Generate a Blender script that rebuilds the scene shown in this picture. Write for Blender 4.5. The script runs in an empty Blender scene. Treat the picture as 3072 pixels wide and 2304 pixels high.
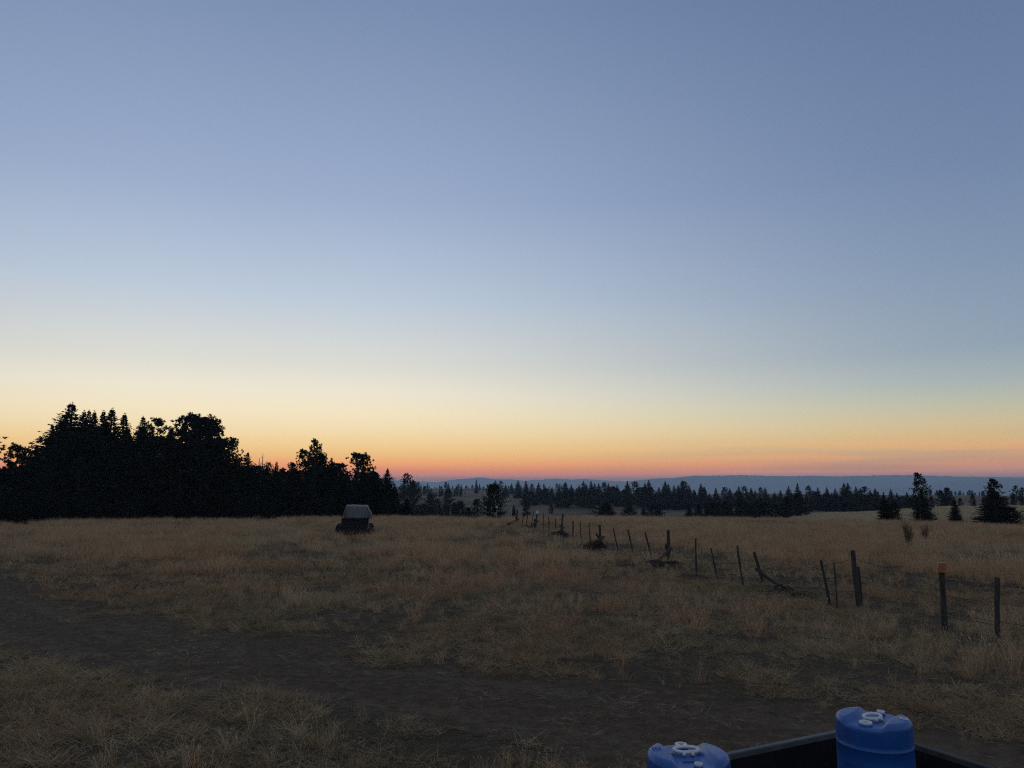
import bpy, math, random
import numpy as np
from mathutils import Vector

# ------------------------------------------------------------------ camera
sc = bpy.context.scene
COL = sc.collection
R = math.radians
CAM = (0.0, 0.0, 2.7)
FPX = 2300.0
PITCH = math.atan((1468 - 1152) / FPX)
cam = bpy.data.cameras.new('camera')
cam.sensor_fit = 'HORIZONTAL'
cam.sensor_width = 36.0
cam.lens = 36.0 * FPX / 3072.0
cam.clip_start = 0.1
cam.clip_end = 40000
camo = bpy.data.objects.new('camera', cam)
camo.location = CAM
camo.rotation_euler = (R(90) + PITCH, 0, 0)
COL.objects.link(camo)
sc.camera = camo
sc.view_settings.view_transform = 'Standard'
sc.view_settings.look = 'None'
sc.view_settings.exposure = 0.0
sc.view_settings.gamma = 1.0
sc.render.engine = 'CYCLES'
try:
    sc.cycles.use_denoising = False
    sc.cycles.filter_width = 1.2
    sc.cycles.denoiser = 'OPENIMAGEDENOISE'
    sc.cycles.max_bounces = 5
    sc.cycles.diffuse_bounces = 2
    sc.cycles.volume_bounces = 0
    sc.cycles.transparent_max_bounces = 8
    sc.cycles.blur_glossy = 0.5
except Exception:
    pass


def lin(c):
    return tuple(((v / 255.0) / 12.92 if v / 255.0 <= 0.04045 else ((v / 255.0 + 0.055) / 1.055) ** 2.4) for v in c)


# ------------------------------------------------------------------ world: twilight sky
SUN_AZ = R(-19)      # where the sun went down, left of straight ahead
HAZE_D = 1.8e-4
world = bpy.data.worlds.new('World')
sc.world = world
world.use_nodes = True
nt = world.node_tree
nt.nodes.clear()
N = nt.nodes.new
L = nt.links.new


def math_node(tree, op, a=None, b=None, c=None, clamp=False):
    n = tree.nodes.new('ShaderNodeMath')
    n.operation = op
    n.use_clamp = clamp
    for i, v in enumerate((a, b, c)):
        if v is None:
            continue
        if isinstance(v, (int, float)):
            n.inputs[i].default_value = v
        else:
            tree.links.new(v, n.inputs[i])
    return n.outputs[0]


def ramp_node(tree, fac, stops, interp='LINEAR'):
    n = tree.nodes.new('ShaderNodeValToRGB')
    n.color_ramp.interpolation = interp
    el = n.color_ramp.elements
    while len(el) < len(stops):
        el.new(0.5)
    for e, (p, c) in zip(el, stops):
        e.position = p
        e.color = (c[0], c[1], c[2], 1)
    tree.links.new(fac, n.inputs[0])
    return n.outputs[0]


def mix_node(tree, fac, a, b, blend='MIX'):
    n = tree.nodes.new('ShaderNodeMix')
    n.data_type = 'RGBA'
    n.blend_type = blend
    n.clamp_factor = True
    for sock, v in ((n.inputs[0], fac), (n.inputs[6], a), (n.inputs[7], b)):
        if isinstance(v, (int, float)):
            sock.default_value = v
        elif isinstance(v, tuple):
            sock.default_value = (v[0], v[1], v[2], 1)
        else:
            tree.links.new(v, sock)
    return n.outputs[2]


def elev_t(deg):
    return math.sqrt(max(0.0, math.sin(R(deg))))


# (elevation, colour toward the afterglow, colour ~54 degrees to its right, colour opposite)
SKY = [
    (0.0, (166, 134, 142), (142, 128, 142), (122, 122, 146)),
    (0.8, (172, 134, 138), (148, 130, 140), (126, 124, 146)),
    (1.05, (188, 134, 132), (160, 131, 136), (132, 126, 146)),
    (1.3, (205, 138, 127), (176, 138, 132), (138, 128, 146)),
    (1.7, (229, 158, 120), (192, 147, 130), (144, 132, 148)),
    (2.5, (234, 190, 134), (208, 166, 130), (150, 140, 152)),
    (3.3, (240, 206, 152), (206, 178, 138), (148, 144, 158)),
    (4.3, (242, 219, 177), (203, 186, 152), (144, 148, 164)),
    (5.5, (243, 228, 195), (184, 186, 168), (142, 150, 170)),
    (7.0, (238, 230, 210), (162, 175, 178), (140, 152, 174)),
    (9.1, (220, 220, 212), (143, 161, 178), (146, 161, 188)),
    (14.0, (188, 202, 218), (130, 150, 176), (146, 161, 188)),
    (21.0, (156, 174, 204), (113, 134, 168), (146, 161, 188)),
    (34.0, (121, 142, 177), (94, 117, 153), (146, 161, 188)),
    (60.0, (138, 152, 182), (136, 150, 180), (146, 160, 186)),
    (90.0, (146, 158, 182), (146, 158, 182), (146, 158, 182)),
]
AIR = (.118, .158, .24)     # light the haze itself adds; the sky behind it is that much clearer
HAZE_TOP = 215.0


def behind_haze(e, c):
    L_ = min(17000.0, (HAZE_TOP - 2.7) / math.tan(R(max(e, 1.0))))
    T_ = math.exp(-HAZE_D * L_)
    return tuple(max(.02, (v - a * (1 - T_)) / T_) / SKY_GAIN for v, a in zip(lin(c), AIR))


SKY_GAIN = 10.0
tc = N('ShaderNodeTexCoord')
nrm = N('ShaderNodeVectorMath'); nrm.operation = 'NORMALIZE'
L(tc.outputs['Generated'], nrm.inputs[0])
sep = N('ShaderNodeSeparateXYZ'); L(nrm.outputs[0], sep.inputs[0])
zc = math_node(nt, 'MAXIMUM', sep.outputs[2], 0.0)
tt = math_node(nt, 'SQRT', zc)
hl = math_node(nt, 'SQRT', math_node(nt, 'ADD', math_node(nt, 'MULTIPLY', sep.outputs[0], sep.outputs[0]),
                                     math_node(nt, 'MULTIPLY', sep.outputs[1], sep.outputs[1])))
dot = math_node(nt, 'ADD', math_node(nt, 'MULTIPLY', sep.outputs[0], math.sin(SUN_AZ)),
                math_node(nt, 'MULTIPLY', sep.outputs[1], math.cos(SUN_AZ)))
cosd = math_node(nt, 'DIVIDE', dot, math_node(nt, 'MAXIMUM', hl, 0.001))
ang = math_node(nt, 'ARCCOSINE', math_node(nt, 'MINIMUM', math_node(nt, 'MAXIMUM', cosd, -0.9999), 0.9999))


def smooth_range(tree, v, a, b):
    n = tree.nodes.new('ShaderNodeMapRange')
    n.interpolation_type = 'SMOOTHSTEP'
    n.inputs['From Min'].default_value = a
    n.inputs['From Max'].default_value = b
    tree.links.new(v, n.inputs['Value'])
    return n.outputs['Result']


# thin streaks of high cloud low in the sky on the right: displace the elevation a little
mp = N('ShaderNodeMapping'); mp.inputs['Scale'].default_value = (2.0, 3.2, 48.0)
L(nrm.outputs[0], mp.inputs['Vector'])
nz = N('ShaderNodeTexNoise'); nz.inputs['Scale'].default_value = 1.6; nz.inputs['Detail'].default_value = 4
L(mp.outputs[0], nz.inputs['Vector'])
streak = math_node(nt, 'MULTIPLY', math_node(nt, 'SUBTRACT', nz.outputs['Fac'], 0.5), 0.15)
sfade = math_node(nt, 'MULTIPLY', smooth_range(nt, ang, 0.30, 0.85),
                  smooth_range(nt, math_node(nt, 'SUBTRACT', 0.30, tt), 0.0, 0.12))
tt2 = math_node(nt, 'ADD', tt, math_node(nt, 'MULTIPLY', streak, sfade))
rA = ramp_node(nt, tt2, [(elev_t(e), behind_haze(e, a)) for e, a, b, c in SKY])
rB = ramp_node(nt, tt2, [(elev_t(e), behind_haze(e, b)) for e, a, b, c in SKY])
rC = ramp_node(nt, tt2, [(elev_t(e), behind_haze(e, c)) for e, a, b, c in SKY])
f1 = smooth_range(nt, ang, R(4), R(58))
f2 = smooth_range(nt, ang, R(54), R(140))
c1 = mix_node(nt, f1, rA, rB)
band = math_node(nt, 'MULTIPLY', smooth_range(nt, tt, .13, .17), smooth_range(nt, math_node(nt, 'SUBTRACT', .27, tt), 0.0, .08))
cloud = math_node(nt, 'MULTIPLY', math_node(nt, 'MULTIPLY', smooth_range(nt, nz.outputs['Fac'], .47, .62), band), math_node(nt, 'MULTIPLY', smooth_range(nt, ang, .32, .75), .20))
c1 = mix_node(nt, cloud, c1, tuple(v / SKY_GAIN for v in (.72, .34, .30)))
c2 = mix_node(nt, f2, c1, rC)
bg = N('ShaderNodeBackground'); bg.inputs['Strength'].default_value = SKY_GAIN
L(c2, bg.inputs[0])
wo = N('ShaderNodeOutputWorld'); L(bg.outputs[0], wo.inputs[0])
world.cycles.sampling_method = 'MANUAL'
world.cycles.sample_map_resolution = 4096

# ------------------------------------------------------------------ noise + terrain


def hash2(ix, iy, s):
    h = (ix.astype(np.int64) * 374761393 + iy.astype(np.int64) * 668265263 + s * 1442695041) & 0xFFFFFFFF
    h = ((h ^ (h >> 13)) * 1274126177) & 0xFFFFFFFF
    h = (h ^ (h >> 16)) & 0xFFFFFF
    return h / float(0xFFFFFF)


def vnoise(x, y, s=0):
    x = np.asarray(x, float); y = np.asarray(y, float)
    ix = np.floor(x); iy = np.floor(y)
    fx = x - ix; fy = y - iy
    fx = fx * fx * (3 - 2 * fx); fy = fy * fy * (3 - 2 * fy)
    a = hash2(ix, iy, s); b = hash2(ix + 1, iy, s)
    c = hash2(ix, iy + 1, s); d = hash2(ix + 1, iy + 1, s)
    return (a * (1 - fx) + b * fx) * (1 - fy) + (c * (1 - fx) + d * fx) * fy


def fbm(x, y, s=0, o=4):
    t = 0; amp = 0.5; tot = 0
    for i in range(o):
        t = t + amp * vnoise(x * 2 ** i, y * 2 ** i, s + i * 17); tot += amp; amp *= 0.5
    return t / tot


RN = np.array([0, 30, 60, 78, 100, 130, 180, 240, 300, 360, 430, 500, 580, 700, 800, 950, 1300, 3000, 16000], float)
AZ = np.array([-180, -60, -14, -9, -2, 4, 10, 18, 23, 30, 36, 60, 180], float)
_beh = [0, 0, 0, 0, 0, 0, -1, -2, -3, -4, -5, -6, -7, -9, -10, -15, -30, -80, -80]
ZT = np.array([
    _beh,
    [0, 0, -.1, -.2, -.4, -.8, -1.5, -3, -4, -4, -4, -4, -5, -6, -6, -8, -25, -80, -80],
    [0, 0, -.1, -.25, -.6, -1.6, -4, -6.5, -7, -5.5, -3.5, -2.4, -3, -2, 1.0, -1, -20, -80, -80],
    [0, 0, -.1, -.25, -.9, -2.5, -5, -7.5, -8, -5.8, -2.8, -.9, -2.5, -1, 2.6, 0, -20, -80, -80],
    [0, 0, -.1, -.3, -1.2, -3, -6, -8, -7.6, -5.2, -2.4, -.6, -2, 0, 3.7, 0, -20, -80, -80],
    [0, 0, -.1, -.3, -1.2, -3, -6, -7.5, -6.8, -4.8, -2.4, -.6, -1.5, 0, 3.3, 0, -20, -80, -80],
    [0, 0, -.1, -.3, -1.2, -3, -5, -6.3, -5.8, -4.9, -4.2, -3, -3, -3, -3, -6, -25, -80, -80],
    [0, 0, -.1, -.35, -1.2, -2.5, -3.6, -4.2, -4.5, -4.5, -4, -3, -2, -1.5, -2, -5, -25, -80, -80],
    [0, 0, -.15, -.5, -1.3, -1.75, -2.4, -4, -5, -5, -4, -2.5, -2, -2, -3, -6, -25, -80, -80],
    [0, 0, -.15, -.5, -1.25, -1.0, -.85, -2.5, -4, -4, -2.5, -.6, -1.5, -3, -4, -8, -25, -80, -80],
    [0, 0, -.15, -.5, -1.1, -.7, -.5, -2.0, -3.5, -4, -3, -1.0, -1.5, -3, -4, -8, -25, -80, -80],
    [0, 0, -.1, -.2, -.4, -.5, -.8, -2, -3, -4, -4, -4, -5, -6, -6, -9, -25, -80, -80],
    _beh], float)


def _st(t):
    return t * t * (3 - 2 * t)


def height(x, y):
    x = np.asarray(x, float); y = np.asarray(y, float)
    r = np.hypot(x, y); a = np.degrees(np.arctan2(x, y))
    ri = np.clip(np.searchsorted(RN, r, 'right') - 1, 0, len(RN) - 2)
    ai = np.clip(np.searchsorted(AZ, a, 'right') - 1, 0, len(AZ) - 2)
    fr = np.clip((r - RN[ri]) / (RN[ri + 1] - RN[ri]), 0, 1)
    fr = 0.5 * fr + 0.5 * _st(fr)
    fa = _st(np.clip((a - AZ[ai]) / (AZ[ai + 1] - AZ[ai]), 0, 1))
    z = (ZT[ai, ri] * (1 - fr) + ZT[ai, ri + 1] * fr) * (1 - fa) + (ZT[ai + 1, ri] * (1 - fr) + ZT[ai + 1, ri + 1] * fr) * fa
    z = z + (fbm(x / 9.0 + 50, y / 9.0 + 50, 3, 3) - .5) * .22 * np.clip(r / 12, 0, 1)
    z = z + (fbm(x / 90.0 + 9, y / 90.0 + 9, 5, 3) - .5) * 2.0 * np.clip((r - 130) / 300, 0, 1)
    # lumpy soil close by, ruts on the dirt track
    z = z + (fbm(x / .5 + 7, y / .5 + 7, 8, 3) - .5) * .035 * np.clip((40 - r) / 20, 0, 1)
    d = track_dist(x, y)
    z = z - .035 * np.exp(-((np.abs(d) - .85) / .28) ** 2) * np.clip((60 - r) / 20, 0, 1)
    z = z - .05 * np.clip(1 - np.abs(d) / 2.6, 0, 1)
    return z


TR = np.array([(-70, 52), (-45, 41), (-30, 32), (-20, 25), (-13, 19.3), (-8, 15.2), (-4, 12.4), (0, 10.3), (3.2, 8.4), (6, 6.2), (9, 2.5), (12, -4), (14, -20)], float)


def track_dist(x, y):
    x = np.asarray(x, float); y = np.asarray(y, float)
    best = np.full(np.broadcast(x, y).shape, 1e9)
    for (x0, y0), (x1, y1) in zip(TR[:-1], TR[1:]):
        dx, dy = x1 - x0, y1 - y0; q = dx * dx + dy * dy
        t = np.clip(((x - x0) * dx + (y - y0) * dy) / q, 0, 1)
        px, py = x - x0 - t * dx, y - y0 - t * dy
        dd = np.hypot(px, py)
        sgn = np.sign(dx * py - dy * px)
        best = np.where(dd < np.abs(best), dd * np.where(sgn == 0, 1, sgn), best)
    return best


def track_mask(x, y):
    """1 on bare dirt, 0 in grass, with a ragged edge"""
    d = np.abs(track_dist(x, y))
    n = fbm(x / 1.6, y / 1.6, 21, 4) - .5
    n2 = fbm(x / 6.0, y / 6.0, 22, 3) - .5
    return np.clip((2.35 + n * 2.6 + n2 * 2.2 - d) / 1.1, 0, 1)


def hz(x, y):
    return float(height(np.array([x]), np.array([y]))[0])


CP, SP = math.cos(PITCH), math.sin(PITCH)


def ray(px, py):
    """unit-forward world direction through a pixel of the 3072x2304 frame"""
    u = (1152 - py); f = FPX
    up = u * CP + f * SP; fw = f * CP - u * SP
    return (px - 1536) / fw, 1.0, up / fw


def ground_at(px, py):
    d = ray(px, py)
    t = 2.7 / max(1e-4, -d[2])
    for _ in range(12):
        h = hz(d[0] * t, t)
        t = .5 * t + .5 * (2.7 - h) / max(1e-4, -d[2])
    return d[0] * t, t, hz(d[0] * t, t)


def at_depth(px, py, depth):
    d = ray(px, py)
    return Vector((d[0] * depth, depth, CAM[2] + d[2] * depth))


# ------------------------------------------------------------------ materials


def new_mat(name, rough=0.85, spec=0.2):
    m = bpy.data.materials.new(name); m.use_nodes = True
    b = m.node_tree.nodes['Principled BSDF']
    b.inputs['Roughness'].default_value = rough
    b.inputs['Specular IOR Level'].default_value = spec
    return m, m.node_tree, b


def tex_noise(t, scale, detail=4, vec=None, rough=.55):
    n = t.nodes.new('ShaderNodeTexNoise')
    n.inputs['Scale'].default_value = scale; n.inputs['Detail'].default_value = detail
    n.inputs['Roughness'].default_value = rough
    if vec is not None:
        t.links.new(vec, n.inputs['Vector'])
    return n.outputs['Fac']


def world_pos(t):
    return t.nodes.new('ShaderNodeNewGeometry').outputs['Position']


def bump(t, b, h, strength, dist):
    n = t.nodes.new('ShaderNodeBump')
    n.inputs['Strength'].default_value = strength; n.inputs['Distance'].default_value = dist
    t.links.new(h, n.inputs['Height']); t.links.new(n.outputs[0], b.inputs['Normal'])


def noisy_mat(name, c0, c1, scale, rough=.85, spec=.2, bs=0, bd=.01, stretch=None):
    m, t, b = new_mat(name, rough, spec)
    tcn = t.nodes.new('ShaderNodeTexCoord')
    v = tcn.outputs['Object']
    if stretch:
        mpn = t.nodes.new('ShaderNodeMapping'); mpn.inputs['Scale'].default_value = stretch
        t.links.new(v, mpn.inputs['Vector']); v = mpn.outputs[0]
    f = tex_noise(t, scale, 5, v)
    t.links.new(ramp_node(t, f, [(.3, c0), (.7, c1)]), b.inputs['Base Color'])
    if bs:
        bump(t, b, f, bs, bd)
    return m


# ground: soil + litter + dry grass, by position; bare dirt where the vertex attribute says so
mg, t, b = new_mat('dry_ground', 1.0, .1)
p = world_pos(t)
att = t.nodes.new('ShaderNodeAttribute'); att.attribute_name = 'dirt'
n_big = tex_noise(t, .035, 4, p); n_mid = tex_noise(t, .35, 5, p); n_small = tex_noise(t, 5.0, 6, p, .7); n_fine = tex_noise(t, 28.0, 4, p, .7)
straw = ramp_node(t, n_mid, [(.3, (.080, .062, .040)), (.5, (.115, .088, .056)), (.7, (.150, .115, .072))])
olive = ramp_node(t, n_small, [(.3, (.050, .042, .028)), (.7, (.095, .078, .050))])
g1 = mix_node(t, smooth_range(t, n_big, .42, .60), straw, olive)
cd = t.nodes.new('ShaderNodeVectorMath'); cd.operation = 'LENGTH'; t.links.new(p, cd.inputs[0])
near = smooth_range(t, math_node(t, 'SUBTRACT', 60.0, cd.outputs['Value']), 0, 40)
litter = ramp_node(t, n_small, [(.32, (.028, .020, .012)), (.55, (.056, .040, .024)), (.75, (.092, .066, .039))])
g2 = mix_node(t, math_node(t, 'MULTIPLY', near, .85), g1, litter)
soil = ramp_node(t, n_small, [(.25, (.036, .024, .015)), (.5, (.070, .048, .030)), (.75, (.116, .082, .052))])
soil2 = mix_node(t, smooth_range(t, n_fine, .58, .68), soil, (.11, .082, .055))
atr = t.nodes.new('ShaderNodeAttribute'); atr.attribute_name = 'rut'
soil2 = mix_node(t, math_node(t, 'MULTIPLY', math_node(t, 'MULTIPLY', atr.outputs['Fac'], .55), smooth_range(t, math_node(t, 'ADD', math_node(t, 'MULTIPLY', n_mid, .5), math_node(t, 'MULTIPLY', n_small, .5)), .40, .60)), soil2, (.120, .090, .060))
dmask = smooth_range(t, math_node(t, 'ADD', att.outputs['Fac'], math_node(t, 'MULTIPLY', math_node(t, 'SUBTRACT', n_small, .5), .9)), .25, .75)
t.links.new(mix_node(t, dmask, g2, soil2), b.inputs['Base Color'])
bump(t, b, math_node(t, 'ADD', n_small, math_node(t, 'MULTIPLY', n_fine, .4)), .9, .06)
M_GROUND = mg

M_BARK = noisy_mat('bark', (.035, .028, .022), (.075, .058, .045), 8, bs=.5, bd=.02)
M_NEEDLE = noisy_mat('conifer_needles', (.007, .011, .007), (.020, .027, .015), 1.3, rough=.8, spec=.15)
M_WOOD = noisy_mat('weathered_fence_wood', (.017, .015, .013), (.070, .060, .051), 6, bs=.6, bd=.01, stretch=(6, 6, .6))
M_PALEWOOD = noisy_mat('grey_bare_wood', (.13, .125, .12), (.22, .21, .20), 8, bs=.4, bd=.01, stretch=(6, 6, .6))
M_WIRE, t, b = new_mat('rusty_wire', .6, .3); b.inputs['Base Color'].default_value = (.045, .032, .026, 1); b.inputs['Metallic'].default_value = .4
M_BRUSH = noisy_mat('dead_brush', (.016, .013, .011), (.055, .042, .033), 7)
M_REDBRUSH = noisy_mat('reddish_dry_weed', (.075, .046, .030), (.16, .10, .066), 5)
M_ROCK = noisy_mat('fieldstone', (.05, .048, .045), (.13, .125, .12), 5, bs=.5, bd=.02)
M_ORANGE = noisy_mat('orange_plastic', (.21, .052, .013), (.28, .070, .018), 5, rough=.45, spec=.4)
M_WHITECAN = noisy_mat('faded_white_plastic', (.38, .35, .35), (.50, .46, .46), 6, rough=.5, spec=.4)
M_PIPE = noisy_mat('galvanised_pipe', (.20, .20, .20), (.32, .32, .32), 9, rough=.5, spec=.5)


def grass_mat(name, cols, rust, rust_amt, transl=.25):
    m = bpy.data.materials.new(name); m.use_nodes = True
    t = m.node_tree; t.nodes.clear()
    oi = t.nodes.new('ShaderNodeObjectInfo')
    p = world_pos(t)
    nA = tex_noise(t, .12, 3, p); nB = tex_noise(t, .9, 3, p)
    nC = tex_noise(t, .28, 3, p)
    base = ramp_node(t, math_node(t, 'ADD', math_node(t, 'MULTIPLY', oi.outputs['Random'], .4), math_node(t, 'ADD', math_node(t, 'MULTIPLY', nB, .25), math_node(t, 'MULTIPLY', nC, .35))),
                     [(.2, cols[0]), (.5, cols[1]), (.8, cols[2])])
    fr = math_node(t, 'MULTIPLY', smooth_range(t, math_node(t, 'ADD', nA, math_node(t, 'MULTIPLY', math_node(t, 'SUBTRACT', nB, .5), .4)), .40, .66), rust_amt)
    c = mix_node(t, fr, base, rust)
    d = t.nodes.new('ShaderNodeBsdfDiffuse'); tr = t.nodes.new('ShaderNodeBsdfTranslucent')
    t.links.new(c, d.inputs[0]); t.links.new(c, tr.inputs[0])
    mx = t.nodes.new('ShaderNodeMixShader'); mx.inputs[0].default_value = transl
    t.links.new(d.outputs[0], mx.inputs[1]); t.links.new(tr.outputs[0], mx.inputs[2])
    o = t.nodes.new('ShaderNodeOutputMaterial'); t.links.new(mx.outputs[0], o.inputs[0])
    return m


M_TALL = grass_mat('tall_dry_grass', [(.24, .185, .098), (.43, .305, .165), (.66, .46, .27)], (.46, .262, .140), .75)
M_SHORT = grass_mat('short_dry_grass', [(.10, .074, .041), (.26, .19, .103), (.52, .39, .22)], (.33, .195, .105), .55)
M_PALE = grass_mat('pale_bank_grass', [(.32, .25, .145), (.47, .37, .215), (.60, .48, .29)], (.46, .33, .20), .5)
M_RUSSET = grass_mat('russet_stems', [(.29, .165, .090), (.42, .245, .135), (.55, .34, .195)], (.38, .21, .115), .6)
M_STRAW = grass_mat('lying_straw', [(.12, .10, .062), (.24, .20, .13), (.46, .39, .27)], (.22, .15, .095), .3, .1)

# ------------------------------------------------------------------ object helpers


def tag(o, label=None, cat=None, group=None, kind=None):
    if label: o['label'] = label
    if cat: o['category'] = cat
    if group: o['group'] = group
    if kind: o['kind'] = kind
    return o


def empty(name, loc, label, cat, group=None):
    o = bpy.data.objects.new(name, None); COL.objects.link(o)
    o.empty_display_size = .3
    o.location = loc
    return tag(o, label, cat, group)


def mesh_np(name, v, f, mat, smooth=False, k=None):
    """v (n,3); f (m,k) int array"""
    me = bpy.data.meshes.new(name)
    v = np.asarray(v, np.float32); f = np.asarray(f, np.int32); k = f.shape[1]
    me.vertices.add(len(v)); me.vertices.foreach_set('co', v.ravel())
    me.loops.add(f.size); me.loops.foreach_set('vertex_index', f.ravel())
    me.polygons.add(len(f)); me.polygons.foreach_set('loop_start', np.arange(0, f.size, k, dtype=np.int32))
    me.update(calc_edges=True); me.validate()
    if smooth:
        me.polygons.foreach_set('use_smooth', np.ones(len(f), bool))
    me.materials.append(mat)
    return me


class MB:
    """collects quads and tubes; verts in world space, built relative to an origin"""
    def __init__(s): s.v = []; s.f = []

    def add(s, verts, faces):
        o = len(s.v); s.v += [tuple(q) for q in verts]; s.f += [tuple(i + o for i in q) for q in faces]

    def box(s, c, size, axes=None, taper=1.0):
        c = Vector(c); ax = axes or (Vector((1, 0, 0)), Vector((0, 1, 0)), Vector((0, 0, 1)))
        vs = []
        for k in (-1, 1):
            q = taper if k == 1 else 1
            for i, j in ((-1, -1), (1, -1), (1, 1), (-1, 1)):
                vs.append(c + ax[0] * i * size[0] / 2 * q + ax[1] * j * size[1] / 2 * q + ax[2] * k * size[2] / 2)
        s.add(vs, [(3, 2, 1, 0), (4, 5, 6, 7), (0, 1, 5, 4), (1, 2, 6, 5), (2, 3, 7, 6), (3, 0, 4, 7)])

    def tube(s, pts, rads, n=8, jit=0, rnd=None, caps=True):
        pts = [Vector(p) for p in pts]; rings = []
        for i, p in enumerate(pts):
            d = (pts[min(i + 1, len(pts) - 1)] - pts[max(i - 1, 0)]).normalized()
            a = d.cross(Vector((0, 1, 0.01)));
            if a.length < 1e-3: a = d.cross(Vector((1, 0, 0)))
            a.normalize(); b2 = d.cross(a)
            ring = []
            for k in range(n):
                th = 2 * math.pi * k / n
                rr = rads[i] * (1 + (rnd.uniform(-jit, jit) if rnd else 0))
                ring.append(p + a * math.cos(th) * rr + b2 * math.sin(th) * rr)
            rings.append(ring)
        o = len(s.v)
        for r_ in rings: s.v += [tuple(q) for q in r_]
        for i in range(len(rings) - 1):
            for k in range(n):
                k2 = (k + 1) % n
                s.f.append((o + i * n + k, o + i * n + k2, o + (i + 1) * n + k2, o + (i + 1) * n + k))
        if caps:
            s.f.append(tuple(o + k for k in reversed(range(n))))
            s.f.append(tuple(o + (len(rings) - 1) * n + k for k in range(n)))

    def build(s, name, mat, parent=None, origin=None, smooth=False, bevel=0):
        if origin is None:
            origin = parent_world(parent) if parent else Vector((0, 0, 0))
        origin = Vector(origin)
        me = bpy.data.meshes.new(name)
        me.from_pydata([tuple(Vector(v) - origin) for v in s.v], [], s.f)
        me.validate()
        me.materials.append(mat)
        if smooth:
            for pl in me.polygons: pl.use_smooth = True
        o = bpy.data.objects.new(name, me); COL.objects.link(o)
        if parent:
            o.parent = parent
        else:
            o.location = origin
        if bevel:
            md = o.modifiers.new('bevel', 'BEVEL'); md.width = bevel; md.segments = 2; md.limit_method = 'ANGLE'
        return o


def parent_world(o):
    w = Vector((0, 0, 0))
    while o is not None:
        w += o.location; o = o.parent
    return w


# ------------------------------------------------------------------ ground
def make_ground():
    rs = [0.0] + list(np.geomspace(1.2, 16000, 640))
    az = np.concatenate([np.arange(-46, 46, .2), np.arange(46, 314, 2.0)])
    rs = np.array(rs[1:]); A, Rr = np.meshgrid(np.radians(az), rs)
    x = Rr * np.sin(A); y = Rr * np.cos(A); z = height(x, y)
    nr, na = x.shape
    v = np.stack([x.ravel(), y.ravel(), z.ravel()], 1)
    v = np.vstack([v, [[0, 0, hz(0, 0)]]])
    i, j = np.meshgrid(np.arange(nr - 1), np.arange(na), indexing='ij')
    j2 = (j + 1) % na
    f = np.stack([i * na + j, i * na + j2, (i + 1) * na + j2, (i + 1) * na + j], -1).reshape(-1, 4)[:, ::-1]
    tri = np.array([[nr * na, (q + 1) % na, q] for q in range(na)])
    dirt = track_mask(v[:, 0], v[:, 1]) * (np.hypot(v[:, 0], v[:, 1]) < 90)
    # trampled earth round the trailer
    dt = np.hypot(v[:, 0] - 1.2, v[:, 1] - 3.2)
    dirt = np.maximum(dirt, np.clip((4.2 - dt) / 2.0, 0, 1) * .8)
    me = bpy.data.meshes.new('ground')
    allv = v.astype(np.float32)
    me.vertices.add(len(allv)); me.vertices.foreach_set('co', allv.ravel())
    idx = np.concatenate([f.ravel(), tri.ravel()]).astype(np.int32)
    me.loops.add(len(idx)); me.loops.foreach_set('vertex_index', idx)
    ls = np.concatenate([np.arange(len(f)) * 4, len(f) * 4 + np.arange(len(tri)) * 3]).astype(np.int32)
    me.polygons.add(len(ls)); me.polygons.foreach_set('loop_start', ls)
    me.update(calc_edges=True)
    me.polygons.foreach_set('use_smooth', np.ones(len(ls), bool))
    at = me.attributes.new('dirt', 'FLOAT', 'POINT'); at.data.foreach_set('value', dirt.astype(np.float32))
    td = track_dist(v[:, 0], v[:, 1]); rut = np.exp(-((np.abs(td + (fbm(v[:, 0] / 3, v[:, 1] / 3, 71, 2) - .5) * .5) - .85) / .24) ** 2)
    at = me.attributes.new('rut', 'FLOAT', 'POINT'); at.data.foreach_set('value', rut.astype(np.float32))
    me.materials.append(M_GROUND)
    o = bpy.data.objects.new('ground', me); COL.objects.link(o); tag(o, kind='structure')
    # dirt track: the same cells, a sheet 4 mm above
    cm = dirt[f].mean(1) > .5
    cm &= np.hypot(v[f[:, 0], 0], v[f[:, 0], 1]) > 2.0
    ff = f[cm]; used, inv = np.unique(ff, return_inverse=True)
    vv = v[used].copy(); vv[:, 2] += .004
    m2 = mesh_np('dirt_track', vv, inv.reshape(-1, 4), M_GROUND, True)
    at = m2.attributes.new('dirt', 'FLOAT', 'POINT'); at.data.foreach_set('value', dirt[used].astype(np.float32))
    at = m2.attributes.new('rut', 'FLOAT', 'POINT'); at.data.foreach_set('value', rut[used].astype(np.float32))
    o2 = bpy.data.objects.new('dirt_track', m2); COL.objects.link(o2); tag(o2, kind='structure')


make_ground()

# ------------------------------------------------------------------ distant hills
M_HILL = noisy_mat('far_hill_forest_and_grass', (.07, .085, .075), (.15, .15, .12), .0012)


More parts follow.
